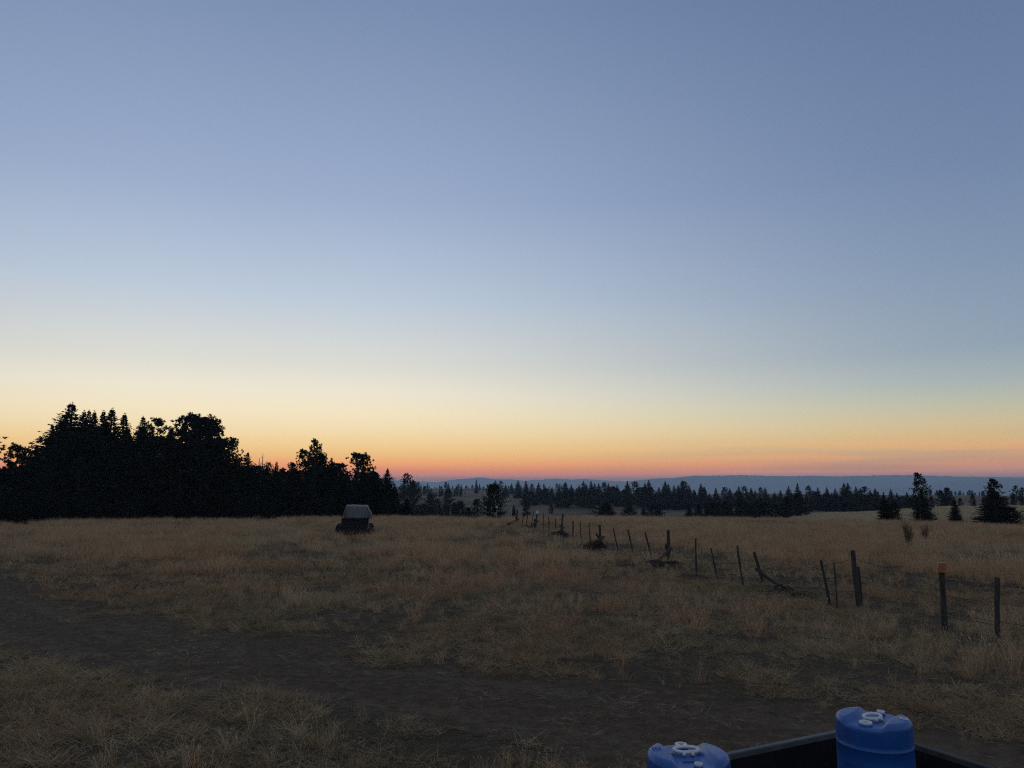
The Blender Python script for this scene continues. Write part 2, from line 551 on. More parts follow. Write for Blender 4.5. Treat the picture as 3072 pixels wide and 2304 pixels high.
def ridge(name, prof, dist, depth, seed, extend):
    xs = np.array([q[0] for q in prof], float); ys = np.array([q[1] for q in prof], float)
    px = np.linspace(xs[0] - extend[0], xs[-1] + extend[1], 260)
    py = np.interp(px, xs, ys)
    tx = (px - 1536) / FPX
    hgt = 2.7 + (1468 - py) / FPX * dist + (fbm(px / 9.0, px * 0, seed, 4) - .5) * 3.2 / FPX * dist
    rows = np.linspace(-1, 1, 25)
    V = []
    for w in rows:
        d = dist + w * depth
        k = np.cos(w * math.pi / 2) ** .8 if abs(w) < 1 else 0
        gul = (fbm(px / 26.0, np.full_like(px, w * 3 + 5), seed + 3, 4) - .5) * .35 * (1 - abs(k * 2 - 1))
        z = -82 + (hgt + 82) * np.clip(k + gul, 0, 1) ** 1.0
        if abs(w) < 1e-6: z = hgt
        V.append(np.stack([tx * d, np.full_like(px, d), z], 1))
    n = len(px); v = np.concatenate(V)
    i, j = np.meshgrid(np.arange(len(rows) - 1), np.arange(n - 1), indexing='ij')
    f = np.stack([i * n + j, i * n + j + 1, (i + 1) * n + j + 1, (i + 1) * n + j], -1).reshape(-1, 4)
    me = mesh_np(name, v, f, M_HILL, True)
    o = bpy.data.objects.new(name, me); COL.objects.link(o); tag(o, kind='structure')


ridge('hills', [(700, 1440), (1100, 1438), (1187, 1441), (1250, 1445), (1315, 1446), (1345, 1441), (1400, 1436), (1446, 1433), (1490, 1439), (1541, 1438), (1566, 1443),
                (1600, 1440), (1674, 1437), (1710, 1439), (1747, 1437), (1802, 1441), (1900, 1446), (2000, 1450), (2200, 1452)], 12500, 1500, 4, (500, 300))
ridge('hills', [(1650, 1466), (1760, 1456), (1850, 1449), (1916, 1440), (1984, 1435), (2020, 1434), (2073, 1428), (2212, 1426), (2347, 1429), (2423, 1428), (2500, 1430), (2655, 1426),
                (2759, 1427), (2888, 1431), (3072, 1433), (3300, 1430)], 9500, 1100, 9, (200, 1500))
ridge('hills', [(2640, 1466), (2760, 1452), (2830, 1444), (2900, 1440), (2990, 1438), (3072, 1439), (3300, 1436)], 7300, 700, 14, (100, 1500))

# ------------------------------------------------------------------ conifers


def rot_frames(d):
    d = d / np.linalg.norm(d, axis=1, keepdims=True)
    up = np.tile([0, 0, 1.0], (len(d), 1)); up[np.abs(d[:, 2]) > .95] = (1, 0, 0)
    s = np.cross(d, up); s /= np.linalg.norm(s, axis=1, keepdims=True)
    u = np.cross(s, d)
    return d, s, u


def crown_mesh(kind, seed):
    rg = np.random.default_rng(seed)
    P = []; D = []; LN = []; W = []      # kite leaves: base point, direction, length, width
    if kind == 'fir':
        rad = rg.uniform(.165, .215); nb = 820
        hs = np.sort(rg.uniform(.04, .985, nb)); 
        for h in hs:
            lr = rad * (1 - h) ** .80 * (1.0 if h > .12 else .8) + .003
            lr *= (1 - .55 * max(0, (h - .82) / .18)) * rg.uniform(.55, 1.15) * (1.3 if rg.random() < .10 else 1)
            az = rg.uniform(0, 2 * math.pi); droop = rg.uniform(-.25, .05) if h < .75 else rg.uniform(-.1, .35)
            dirh = np.array([math.cos(az), math.sin(az), 0])
            ns = max(3, int(lr * 125))
            for q in range(ns):
                s_ = (q + rg.random()) / ns
                s_ = .12 + .88 * s_
                base = np.array([0, 0, h]) + dirh * lr * s_ + np.array([0, 0, lr * (droop * s_ + .22 * s_ * s_)])
                for sg in (-1, 1):
                    side = np.array([-math.sin(az), math.cos(az), 0]) * sg
                    dd = dirh * rg.uniform(.4, 1.0) + side * rg.uniform(.2, .9) + np.array([0, 0, rg.uniform(-.35, .35)])
                    P.append(base); D.append(dd); LN.append((.017 + .020 * (1 - s_)) * rg.uniform(.6, 1.3) * (1 - h * .68)); W.append(rg.uniform(.006, .011) * (1 - h * .4))
        for q in range(26):
            h = rg.uniform(.94, 1.0); P.append(np.array([0, 0, h])); D.append(rg.normal(0, 1, 3) * [1, 1, .2] + [0, 0, 1.2]); LN.append(rg.uniform(.010, .016)); W.append(.002)
    else:
        dense = kind == 'dense'
        rad = rg.uniform(.21, .27) if not dense else rg.uniform(.25, .30)
        nb = 105 if not dense else 240
        lean = rg.uniform(0, 6.28)
        for q in range(nb):
            h = rg.uniform(.16, .97) ** (.85 if not dense else .8)
            if dense: h = rg.uniform(.05, .97)
            prof = (1 - ((h - .25) / .78) ** 2) if h > .25 else (.75 + h)
            lr = rad * max(.12, prof) ** .9 * rg.uniform(.45, 1.12)
            az = rg.uniform(0, 2 * math.pi); rise = rg.uniform(-.1, .55) + h * .3
            lr *= 1 + .22 * math.cos(az - lean)
            dirh = np.array([math.cos(az), math.sin(az), 0])
            nt_ = rg.integers(3, 7) if not dense else rg.integers(4, 8)
            for k in range(nt_):
                s_ = 1 - (k / nt_) * .65
                c = np.array([0, 0, h]) + dirh * lr * s_ + np.array([0, 0, lr * rise * s_ ** 1.4]) + rg.normal(0, .014, 3)
                nn = 20 if not dense else 26
                dv = rg.normal(0, 1, (nn, 3)) + [0, 0, .5] + dirh * .5
                for w in dv:
                    P.append(c); D.append(w); LN.append(rg.uniform(.016, .030)); W.append(rg.uniform(.003, .0055))
        for q in range(3):
            c = np.array([0, 0, .965]) + rg.normal(0, .012, 3)
            for w in rg.normal(0, 1, (30, 3)):
                P.append(c); D.append(w + [0, 0, .6]); LN.append(.025); W.append(.005)
    P = np.array(P); D = np.array(D); LN = np.array(LN)[:, None]; W = np.array(W)[:, None]
    D, S, U = rot_frames(D)
    an = rg.uniform(0, math.pi, len(P))[:, None]
    S2 = S * np.cos(an) + U * np.sin(an)
    m = P + D * LN * .45
    v = np.stack([P, m + S2 * W, P + D * LN, m - S2 * W], 1).reshape(-1, 3)
    f = np.arange(len(v)).reshape(-1, 4)
    return v, f


def trunk_mesh(kind, seed):
    rnd = random.Random(seed); mb = MB()
    r0 = .016 if kind == 'fir' else .019
    pts = [(rnd.uniform(-.004, .004) * min(1, i), rnd.uniform(-.004, .004) * min(1, i), -.03 + i / 8 * 1.0) for i in range(9)]
    mb.tube(pts, [r0 * (1 - i / 8.6) + .001 for i in range(9)], 7)
    nb = 26 if kind == 'fir' else 34
    for q in range(nb):
        h = rnd.uniform(.1, .9); a = rnd.uniform(0, 6.28); l = (.12 if kind == 'fir' else .17) * (1 - h * .75) * rnd.uniform(.6, 1.1)
        rise = rnd.uniform(-.1, .2) if kind == 'fir' else rnd.uniform(0, .6)
        p0 = Vector((0, 0, h)); p1 = p0 + Vector((math.cos(a) * l * .5, math.sin(a) * l * .5, l * rise * .3)); p2 = p0 + Vector((math.cos(a) * l, math.sin(a) * l, l * rise))
        mb.tube([p0, p1, p2], [.0045 * (1.1 - h * .5), .003, .0012], 4, caps=False)
    return mb


VAR = {}


def variants():
    for kind, n in (('fir', 6), ('pine', 5), ('dense', 3)):
        for i in range(n):
            v, f = crown_mesh(kind, 100 + i * 7 + len(kind))
            cm = mesh_np(kind + '_crown', v, f, M_NEEDLE)
            tb = trunk_mesh(kind, i * 3 + 5)
            tm = bpy.data.meshes.new(kind + '_trunk'); tm.from_pydata(tb.v, [], tb.f); tm.materials.append(M_BARK)
            # one-mesh version for far trees
            fm = bpy.data.meshes.new(kind + '_far')
            nv = len(v)
            fm.from_pydata([tuple(q) for q in v] + tb.v, [], [tuple(int(k) for k in q) for q in f] + [tuple(k + nv for k in q) for q in tb.f])
            fm.materials.append(M_NEEDLE); fm.materials.append(M_BARK)
            mi = np.zeros(len(fm.polygons), np.int32); mi[len(f):] = 1
            fm.polygons.foreach_set('material_index', mi)
            VAR.setdefault(kind, []).append((cm, tm, fm))


variants()
TREE_NAME = {'fir': 'fir_tree', 'pine': 'pine_tree', 'dense': 'bushy_conifer'}
rt = random.Random(11)


def tree(kind, px, top, dist, label, group=None, wide=1.0, far=False, var=None, sink=.0):
    d = ray(px, top)
    k = dist / math.hypot(d[0], 1.0)
    x, y = d[0] * k, k
    z = hz(x, y) - sink
    H = max(1.0, CAM[2] + d[2] * k - z)
    cm, tm, fm = VAR[kind][(var if var is not None else rt.randrange(len(VAR[kind])))]
    w = wide * rt.uniform(.9, 1.12)
    rz = rt.uniform(0, 6.28)
    cat = 'tree'
    if far:
        o = bpy.data.objects.new(TREE_NAME[kind], fm); COL.objects.link(o)
        o.location = (x, y, z); o.scale = (H * w, H * w, H); o.rotation_euler = (0, 0, rz)
        tag(o, label, cat, group); return o
    o = empty(TREE_NAME[kind], (x, y, z), label, cat, group)
    o.rotation_euler = (rt.uniform(-.02, .02), rt.uniform(-.02, .02), rz); o.scale = (H * w, H * w, H)
    for nm, m in (('crown', cm), ('trunk', tm)):
        c = bpy.data.objects.new(nm, m); COL.objects.link(c); c.parent = o
    return o


GROVE = 'trees of the dark grove on the left'
T = [
    # px, top, dist, kind, wide, label
    (-88, 1270, 84, 'pine', 1.25, 'pine just outside the left picture edge whose branch tips poke in'),
    (54, 1333, 92, 'pine', 1.1, 'open crowned pine, leftmost top of the dark grove'),
    (89, 1345, 96, 'pine', .8, 'thin pine top in the notch between leftmost pine and tallest fir'),
    (112, 1346, 93, 'pine', .8, 'short pine leaning against left flank of the tallest fir'),
    (163, 1272, 98, 'fir', .85, 'broad fir shoulder on the left flank of the tallest fir'),
    (213, 1208, 95, 'fir', 1.25, 'tallest spired fir of the left grove'),
    (252, 1231, 97, 'fir', .85, 'slim fir just right of the tallest fir'),
    (268, 1229, 100, 'fir', .8, 'fir top twinned with the slim fir beside the tallest one'),
    (288, 1233, 94, 'fir', .75, 'thin needle-sharp fir between two fuller fir tops'),
    (315, 1231, 99, 'fir', .85, 'left half of the double fir top, second highest in the grove'),
    (331, 1224, 96, 'fir', 1.0, 'right half of the double fir top, second highest in the grove'),
    (378, 1240, 95, 'fir', 1.0, 'fir with upswept top branches in the middle of the tall row'),
    (427, 1248, 97, 'fir', .9, 'pointed fir with a gap of sky on its left'),
    (470, 1255, 94, 'pine', .8, 'clumpy narrow pine at the right end of the tall fir row'),
    (495, 1330, 98, 'pine', .8, 'open low pine under the dip between fir row and round crown'),
    (517, 1280, 97, 'fir', .8, 'small fir tip touching the left side of the big round crown'),
    (564, 1247, 93, 'pine', 1.15, 'left lobe of the big round-topped conifer clump'),
    (588, 1246, 96, 'pine', 1.35, 'central high lobe of the big round-topped conifer clump'),
    (622, 1251, 92, 'pine', 1.2, 'right lobe of the big round-topped conifer clump'),
    (651, 1283, 95, 'pine', .95, 'loose pine falling away right of the round-topped clump'),
    (700, 1315, 93, 'pine', .8, 'narrow pine standing apart right of the round-topped clump'),
    (741, 1356, 96, 'fir', .9, 'small fir tip left of the two bare snags'),
    (809, 1388, 97, 'pine', .7, 'stubby pine just right of the two bare snags'),
    (827, 1384, 94, 'fir', .9, 'low fir in the dip right of the two bare snags'),
    (849, 1405, 95, 'pine', .8, 'ragged low pine at the deepest dip of the grove outline'),
    (880, 1388, 96, 'pine', .9, 'low left arm of the pine cluster before the tall narrow pine'),
    (915, 1351, 93, 'pine', .95, 'open pine leaning on the left of the tall narrow pine'),
    (944, 1318, 91, 'pine', .62, 'tall narrow pine, highest in the right half of the grove'),
    (963, 1360, 95, 'dense', .7, 'dense top on the right shoulder of the tall narrow pine'),
    (997, 1372, 94, 'fir', .75, 'medium fir between tall narrow pine and twin pines'),
    (1020, 1393, 96, 'fir', .75, 'small fir left of the twin pines'),
    (1072, 1359, 92, 'pine', .9, 'left one of the twin open pines above the wagon'),
    (1094, 1361, 90, 'pine', .95, 'right one of the twin open pines above the wagon'),
    (1121, 1414, 95, 'dense', .7, 'low dense conifer between the twin pines and the end fir'),
    (1164, 1405, 90, 'fir', 1.15, 'dense pointed fir closing the right end of the grove'),
    (1219, 1497, 84, 'fir', 1.5, 'small black fir at the field edge right of the grove'),
]
for px, top, dist, kind, w, lb in T:
    tree(kind, px, top, dist, lb, GROVE, w * (1.75 if kind == 'fir' else 1.15))
fill = random.Random(5)
for i in range(62):
    px = -60 + (1190 + 60) * (i + fill.random()) / 62
    top = np.interp(px, [-60, 90, 175, 300, 500, 640, 730, 860, 960, 1100, 1180], [1402, 1400, 1300, 1275, 1290, 1290, 1385, 1412, 1376, 1402, 1432]) + fill.uniform(-12, 42)
    tree(fill.choice(['fir', 'fir', 'dense']), px, top, fill.uniform(83, 104), 'dark conifer buried in the black lower mass of the left grove', 'filler trees inside the left grove', 1.6)
for i in range(34):
    px = -60 + (1180 + 60) * (i + fill.random()) / 34
    top = 1462 + fill.uniform(0, 34)
    tree('dense', px, top, fill.uniform(79, 84), 'low black young conifer along the foot of the left grove', 'young trees along the foot of the left grove', 1.7)

MID = [
    (1480, 1453, 118, 'dense', 1.45, 'lone black round-crowned tree behind the far end of the fence'),
    (1430, 1497, 200, 'dense', 1.1, 'small bushy tree just left of the lone round-crowned tree'),
    (1404, 1522, 130, 'dense', 1.4, 'low dark shrubby conifer left of the lone round tree, at field edge'),
    (1344, 1466, 330, 'dense', 1.2, 'blocky dark tree in the valley left of the lone round tree'),
    (1292, 1481, 240, 'dense', .8, 'narrow dark tree in the valley right of the small black fir'),
    (1216, 1421, 250, 'pine', .95, 'layered pine rising over the valley just right of the grove'),
    (1237, 1441, 260, 'dense', .8, 'shorter round pine beside the layered valley pine'),
    (1429, 1437, 620, 'fir', .95, 'lone distant fir standing up above the pale far ridge'),
    (1578, 1503, 230, 'dense', .75, 'tall dark shrub-like tree in the valley below the far belt'),
    (1540, 1512, 200, 'fir', 1.2, 'small pointed tree right of the pale gate frame'),
    (1654, 1513, 300, 'dense', 1.3, 'little round tree alone on the brown valley slope'),
    (1310, 1496, 300, 'dense', 1.2, 'small hazy round tree on the slope left of the blocky tree'),
    (2281, 1480, 170, 'fir', 1.1, 'dark near fir standing in front of the middle of the far belt'),
    (2392, 1480, 165, 'dense', 1.1, 'dark bushy tree in front of the layered distant pines'),
    (2360, 1489, 160, 'dense', 1.2, 'dark bushy tree left of its twin near the pale bare bank'),
    (2223, 1495, 180, 'dense', 1.4, 'broad low dark tree left of the dark near fir'),
    (2140, 1507, 190, 'dense', 1.8, 'wide low dark thicket-like tree below the end of the far belt'),
    (2175, 1504, 185, 'dense', 1.4, 'low dark tree right of the widest thicket-like one'),
    (2652, 1475, 84, 'fir', 1.45, 'stocky young conifer, first of the four standing in the right field'),
    (2684, 1508, 84, 'dense', 1.2, 'short bushy conifer leaning against the stocky young one'),
    (2752, 1420, 82, 'pine', 1.0, 'tallest young pine of the right field with open stacked whorls'),
    (2764, 1470, 83, 'fir', 2.3, 'dense bushy lower growth at the foot of the tallest young pine'),
    (2862, 1490, 84, 'fir', 1.6, 'smallest young pine, third of those standing in the right field'),
    (2979, 1437, 76, 'pine', 1.25, 'full dark pine nearest the right picture edge'),
    (2978, 1462, 77, 'fir', 2.9, 'dense bushy skirt of growth round the full right-hand pine'),
    (3030, 1522, 76, 'dense', 2.1, 'low bushy conifer spreading right of the full right-hand pine'),
    (2841, 1463, 220, 'dense', 1.0, 'dark round tree on the pale bank behind the smallest pine'),
    (2822, 1471, 230, 'dense', .9, 'round tree left of the dark one on the pale bank'),
    (3046, 1457, 190, 'pine', 1.1, 'tufted pine behind the bank at the right picture edge'),
    (3066, 1463, 192, 'pine', 1.1, 'tufted pine cut by the right picture edge'),
]
for px, top, dist, kind, w, lb in MID:
    tree(kind, px, top, dist, lb, 'scattered trees beyond the field', w)

BELT = [(1486, 1441, 560), (1502, 1443, 540), (1517, 1453, 450), (1535, 1449, 520), (1554, 1440, 420), (1578, 1441, 350), (1597, 1452, 430), (1616, 1447, 380),
        (1636, 1459, 360), (1655, 1461, 400), (1676, 1459, 360), (1697, 1445, 380), (1714, 1453, 360), (1737, 1454, 350), (1750, 1442, 370), (1758, 1450, 390),
        (1773, 1442, 370), (1784, 1449, 360), (1796, 1449, 380), (1813, 1447, 360), (1825, 1449, 370), (1851, 1453, 360), (1882, 1442, 340), (1908, 1445, 330),
        (1935, 1449, 340), (1946, 1439, 330), (1968, 1472, 320), (1995, 1443, 330), (2005, 1451, 320), (2022, 1455, 330), (2034, 1454, 320), (2046, 1440, 320),
        (2054, 1445, 330), (2068, 1457, 330), (2084, 1468, 330), (2102, 1450, 320), (2112, 1462, 330), (2128, 1479, 310), (2147, 1463, 320), (2172, 1462, 340),
        (2189, 1464, 330), (2216, 1458, 330), (2235, 1459, 340), (2253, 1462, 330), (2265, 1470, 330), (2281, 1462, 380), (2295, 1462, 360), (2323, 1476, 380), (2341, 1469, 380),
        (2365, 1457, 330), (2392, 1449, 320), (2425, 1457, 320), (2453, 1462, 330), (2480, 1461, 330), (2505, 1464, 300), (2531, 1448, 260), (2543, 1448, 262),
        (2567, 1459, 280), (2580, 1462, 290), (2593, 1460, 290), (2610, 1470, 290), (2625, 1464, 290), (2672, 1466, 280), (2690, 1478, 300), (2720, 1475, 290), (2740, 1478, 300)]
bl = random.Random(8)
for i, (px, top, dist) in enumerate(BELT):
    k = 'fir' if bl.random() < .85 else 'pine'
    side = 'left of the plateau end' if px < 1900 else ('under the plateau crest' if px < 2330 else 'at its right end')
    tree(k, px, top, dist, 'dark conifer spire in the distant belt ' + side, 'conifers of the distant belt ' + side, 1.7 if k == 'fir' else 1.2, far=True)
for i in range(120):
    px = 1590 + (2760 - 1590) * (i + bl.random()) / 120
    top = np.interp(px, [1590, 1700, 1900, 2100, 2180, 2330, 2450, 2600, 2760], [1470, 1468, 1462, 1470, 1480, 1486, 1476, 1478, 1486]) + bl.uniform(-7, 17)
    dist = np.interp(px, [1590, 2100, 2350, 2500, 2760], [370, 330, 320, 280, 270]) + bl.uniform(-25, 45)
    tree(bl.choice(['fir', 'fir', 'fir', 'dense']), px, top, dist, 'shorter dark conifer filling the distant belt between taller spires', 'shorter trees filling the distant belt', 1.7, far=True)
# small trees along far ridges
for i in range(60):
    px = 1195 + (1700 - 1195) * (i + bl.random()) / 60
    dist = 790 + bl.uniform(-40, 80)
    tree(bl.choice(['fir', 'fir', 'dense']), px, 1452 + bl.uniform(-6, 9) + (0 if px < 1400 else 3), dist, 'tiny hazy conifer along the farthest pale ridge', 'tiny trees along the farthest ridge', 1.2, far=True)
for i in range(26):
    px = 1180 + (1400 - 1180) * (i + bl.random()) / 26
    tree(bl.choice(['fir', 'dense']), px, 1466 + bl.uniform(-8, 14), 500 + bl.uniform(-70, 40), 'hazy conifer dotting the valley side right of the grove', 'trees dotting the valley side', 1.1, far=True)
for i in range(20):
    px = 1190 + (1390 - 1190) * (i + bl.random()) / 20
    tree(bl.choice(['fir', 'dense']), px, 1512 + bl.uniform(-10, 14), 210 + bl.uniform(-30, 60), 'small shadowy tree low in the valley behind the field edge', 'small trees low in the valley', 1.1, far=True)
for i in range(30):
    px = (1700 + bl.random() * 400) if i < 7 else 2080 + (2420 - 2080) * (i - 7 + bl.random()) / 23
    tree(bl.choice(['dense', 'fir']), px, 1518 + bl.uniform(-14, 10), 180 + bl.uniform(-30, 30), 'low dark shrub-sized conifer just beyond the field edge', 'low conifers beyond the field edge', 1.9, far=True)
for i in range(26):
    px = 2770 + (3000 - 2770) * (i + bl.random()) / 26
    tree('dense', px, 1474 + bl.uniform(-5, 6), 520 + bl.uniform(-20, 40), 'tiny round tree on the far knoll at right', 'tiny trees on the far knoll', 1.1, far=True)
for i in range(14):
    px = 2700 + (3110 - 2700) * (i + bl.random()) / 14
    tree('dense', px, 1488 + bl.uniform(-8, 8), 230 + bl.uniform(-10, 20), 'small dark tree behind the pale bank at right', 'small trees behind the right bank', 1.0, far=True)

# bare snags
for px, top, d0 in ((779, 1374, 92), (789, 1361, 92)):
    d = ray(px, top); x, y = d[0] * d0, d0; z = hz(x, y); H = CAM[2] + d[2] * d0 - z
    o = empty('dead_tree', (x, y, z), 'bare dead snag, the %s of the two thin poles above the grove dip' % ('shorter' if px == 779 else 'taller'), 'dead tree')
    mb = MB(); rr = random.Random(px)
    mb.tube([(x + rr.uniform(-.05, .05), y, z + H * k / 6) for k in range(7)], [.13 * (1 - k / 6.6) + .012 for k in range(7)], 6)
    mb.build('trunk', M_BARK, o)
    mb = MB()
    for q in range(9):
        h = z + H * rr.uniform(.55, .95); a = rr.uniform(0, 6.28); l = rr.uniform(.3, .8)
        mb.tube([(x, y, h), (x + math.cos(a) * l, y + math.sin(a) * l, h + l * rr.uniform(.2, .8))], [.025, .008], 4)
    mb.build('branches', M_BARK, o)

# ------------------------------------------------------------------ dry bushes / brush piles


def twig_clump(x, y, w, dp, h, n, seed, mat, name, label, cat, group=None, upright=.8, rad=.006):
    rr = random.Random(seed); z = hz(x, y); mb = MB()
    for i in range(n):
        bx = x + rr.gauss(0, .11) * w; by = y + rr.gauss(0, .11) * dp
        a = rr.uniform(0, 6.28); tl = rr.uniform(.1, 1) * (1 - upright) * 1.6 + .12
        l = h * rr.uniform(.5, 1.05)
        dx, dy = math.cos(a) * tl, math.sin(a) * tl
        zz = hz(bx, by)
        p0 = Vector((bx, by, zz - .02)); p1 = p0 + Vector((dx * l * .45 * w / h * .6, dy * l * .45, l * .55)); p2 = p0 + Vector((dx * l * w / h * .8, dy * l, l))
        mb.tube([p0, p1, p2], [rad, rad * .8, rad * .4], 3, caps=False)
        for q in range(3):
            s = rr.uniform(.4, 1); pp = p1.lerp(p2, s)
            mb.tube([pp, pp + Vector((rr.uniform(-.16, .16), rr.uniform(-.16, .16), rr.uniform(.02, .2)))], [rad * .7, rad * .3], 3, caps=False)
    o = mb.build(name, mat, None, (x, y, z)); tag(o, label, cat, group); return o


gx = ground_at(2729, 1646)
twig_clump(gx[0], gx[1], .62, .5, 1.2, 85, 3, M_REDBRUSH, 'dry_bush', 'reddish bare bush in the right field below the tallest young pine', 'bush', 'dry bushes', .86, .007)
gx = ground_at(2776, 1630)
twig_clump(gx[0], gx[1], .5, .45, .9, 55, 4, M_REDBRUSH, 'dry_bush', 'smaller reddish bush just right of the taller bare bush', 'bush', 'dry bushes', .86, .007)

# ------------------------------------------------------------------ fence
F0 = ground_at(2579, 1819)
fence = empty('barbed_wire_fence', (F0[0], F0[1], F0[2]), 'derelict barbed wire fence with leaning wood posts receding across the dry field', 'fence')
fr = random.Random(31)


def post_between(b, tpt, r0, name, parent, mat=M_WOOD, n=9, jit=.10, bury=.12):
    mb = MB(); b = Vector(b); tpt = Vector(tpt); d = (tpt - b)
    st = 7; pts = []; rads = []
    bow = Vector((fr.uniform(-.02, .02), fr.uniform(-.02, .02), 0))
    for i in range(st):
        s = i / (st - 1)
        pts.append(b - d.normalized() * bury * (1 - s) + d * s + bow * math.sin(s * math.pi)); rads.append(r0 * (1.06 - .14 * s) * fr.uniform(.92, 1.08))
    pts.append(tpt + d.normalized() * r0 * .15); rads.append(r0 * .78)
    mb.tube(pts, rads, n, jit, fr)
    return mb.build(name, mat, parent, smooth=False)


# base px, base py, top px, top py, radius m, kind
POSTS = [
    (2994, 1938, 2992, 1733, .045), (2834, 1890, 2825, 1712, .055), (2579, 1826, 2558, 1652, .062), (2512, 1828, 2502, 1688, .018), (2488, 1812, 2462, 1680, .034),
    (2232, 1762, 2212, 1637, .028), (2153, 1750, 2132, 1644, .026), (2091, 1728, 2087, 1615, .026), (1958, 1678, 1935, 1597, .034),
    (1902, 1662, 1884, 1589, .036), (1855, 1652, 1840, 1585, .034), (1773, 1634, 1767, 1569, .030), (1745, 1629, 1741, 1566, .028), (1719, 1615, 1719, 1563, .045),
    (1669, 1597, 1667, 1555, .034), (1648, 1594, 1646, 1550, .038), (1629, 1596, 1630, 1538, .026), (1594, 1573, 1602, 1532, .03), (1578, 1580, 1584, 1539, .036), (1565, 1579, 1571, 1543, .036),
    (1394, 1556, 1394, 1528, .05), (1369, 1556, 1368, 1543, .05),
]
P3 = []
for i, (bx, by, tx, ty, r0) in enumerate(POSTS):
    g = ground_at(bx, by); tp = at_depth(tx, ty, g[1])
    o = post_between(g, tp, r0, 'post', fence)
    P3.append((Vector(g), tp))
    if i == 2:
        o['label'] = 'thickest upright fence post with a split stake tied behind it'
        g2 = ground_at(2586, 1824); tp2 = at_depth(2574, 1700, g2[1])
        post_between(g2, tp2, .026, 'split_stake', o)
# posts that carry on outside the frame to the right
v = (P3[0][0] - P3[1][0]); v = Vector((1.55, -1.55, 0))
for k in (1, 2, 3):
    q = P3[0][0] + v * k * 1.15; q.z = hz(q.x, q.y)
    post_between(q, q + Vector((.03, 0, 1.2)), .045, 'post', fence); P3.insert(0, (q, q + Vector((.03, 0, 1.2))))

# jack braces: main post + two crossing poles
JACKS = [
    # main base, main top, r, brace list ((x0,y0),(x1,y1),r)
    ((2291, 1752), (2262, 1656), .045, [((2266, 1705), (2342, 1768), .036), ((2285, 1725), (2293, 1758), .022)]),
    ((2006, 1692), (2005, 1591), .062, [((2013, 1645), (1962, 1694), .052), ((1998, 1634), (2020, 1698), .05)]),
    ((1799, 1648), (1799, 1575), .062, [((1812, 1610), (1757, 1643), .05), ((1788, 1600), (1818, 1646), .036)]),
    ((1684, 1606), (1689, 1543), .062, [((1679, 1575), (1698, 1606), .04), ((1691, 1581), (1669, 1606), .045)]),
    ((1604, 1586), (1612, 1539), .075, [((1615, 1562), (1580, 1584), .055), ((1603, 1558), (1610, 1586), .045)]),
    ((1550, 1575), (1552, 1528), .06, [((1557, 1557), (1518, 1577), .055), ((1547, 1550), (1554, 1574), .045)]),
]
JB = []
for (b0, t0, r0, br) in JACKS:
    g = ground_at(*b0); tp = at_depth(t0[0], t0[1], g[1])
    jk = post_between(g, tp, r0, 'jack_post', fence)
    JB.append((Vector(g), tp))
    for k, (p0, p1, rr) in enumerate(br):
        off = (-.10 if k == 0 else .10)
        a = at_depth(p0[0], p0[1], g[1] - .04 + off); c = ground_at(*p1)
        c = at_depth(p1[0], p1[1], g[1] + off * 4.5)
        c.z = hz(c.x, c.y)
        post_between(c, a, rr * 1.25, 'brace_pole', jk, bury=.05)

# wires: strands strung over posts in order from the right edge to the left
order = sorted(P3 + JB, key=lambda q: -q[0].x)
order = [q for q in order if not (q[0].y > 74)]
for h in (.30, .58, .86):
    mb = MB(); pts = []
    for i in range(len(order) - 1):
        (b0, t0), (b1, t1) = order[i], order[i + 1]
        a = b0.lerp(t0, h) + Vector((0, -.05, 0)); c = b1.lerp(t1, h) + Vector((0, -.05, 0))
        L_ = (c - a).length; n = max(2, int(L_ / .35))
        sag = fr.uniform(.01, .05) * L_ * .35 * (1 + .8 * (h > .8) * (i > 4))
        for k in range(n):
            s = k / n
            pts.append(a.lerp(c, s) - Vector((0, 0, sag * 4 * s * (1 - s))) + Vector((0, 0, fr.uniform(-.008, .008))))
    pts.append(c)
    mb.tube(pts, [.0048] * len(pts), 4)
    for q in pts[::1]:
        if q.y < 30:
            for s in (-1, 1):
                mb.tube([q + Vector((-.004, -.012, -.014 * s)), q + Vector((.004, .012, .014 * s))], [.002, .002], 3, caps=False)
    mb.build('wire_strand', M_WIRE, fence)

# far thin posts with pale tops, signs


def thin_post(px, b, tp, r0, mat, label, name='stake', cat='stake', cap=None):
    g = ground_at(px, b); t_ = at_depth(px + fr.uniform(-.5, .5), tp, g[1])
    o = empty(name, g, label, cat)
    mb = MB(); mb.tube([Vector(g) - Vector((0, 0, .1)), Vector(g).lerp(t_, .5), t_], [r0] * 3, 8); mb.build('shaft', mat, o)
    if cap == 'board':
        mb = MB(); mb.box(t_ + Vector((0, -.03, -.06)), (.19, .02, .19)); mb.build('marker_board', M_WHITECAN, o, bevel=.004)
    elif cap == 'cap':
        mb = MB(); mb.tube([t_ - Vector((0, 0, .10)), t_ - Vector((0, 0, .02)), t_ + Vector((0, 0, .03))], [.055, .055, .03], 8); mb.build('cap', M_WHITECAN, o)
    return o


thin_post(1473, 1562, 1515, .014, M_PALEWOOD, 'thin pale stake in front of the lone round-crowned tree')
thin_post(1490, 1565, 1519, .014, M_PIPE, 'thin stake carrying a small square pale board', 'marker_post', 'marker post', 'board')
thin_post(1437, 1556, 1523, .012, M_PIPE, 'thin dark stake with pale cap, left of two before the lone tree', 'marker_post', 'marker post', 'cap')
thin_post(1458, 1558, 1521, .012, M_PIPE, 'thin dark stake with pale cap, right of two before the lone tree', 'marker_post', 'marker post', 'cap')
thin_post(1422, 1553, 1520, .012, M_PIPE, 'leftmost capped stake, before the low shrubby conifer', 'marker_post', 'marker post', 'cap')
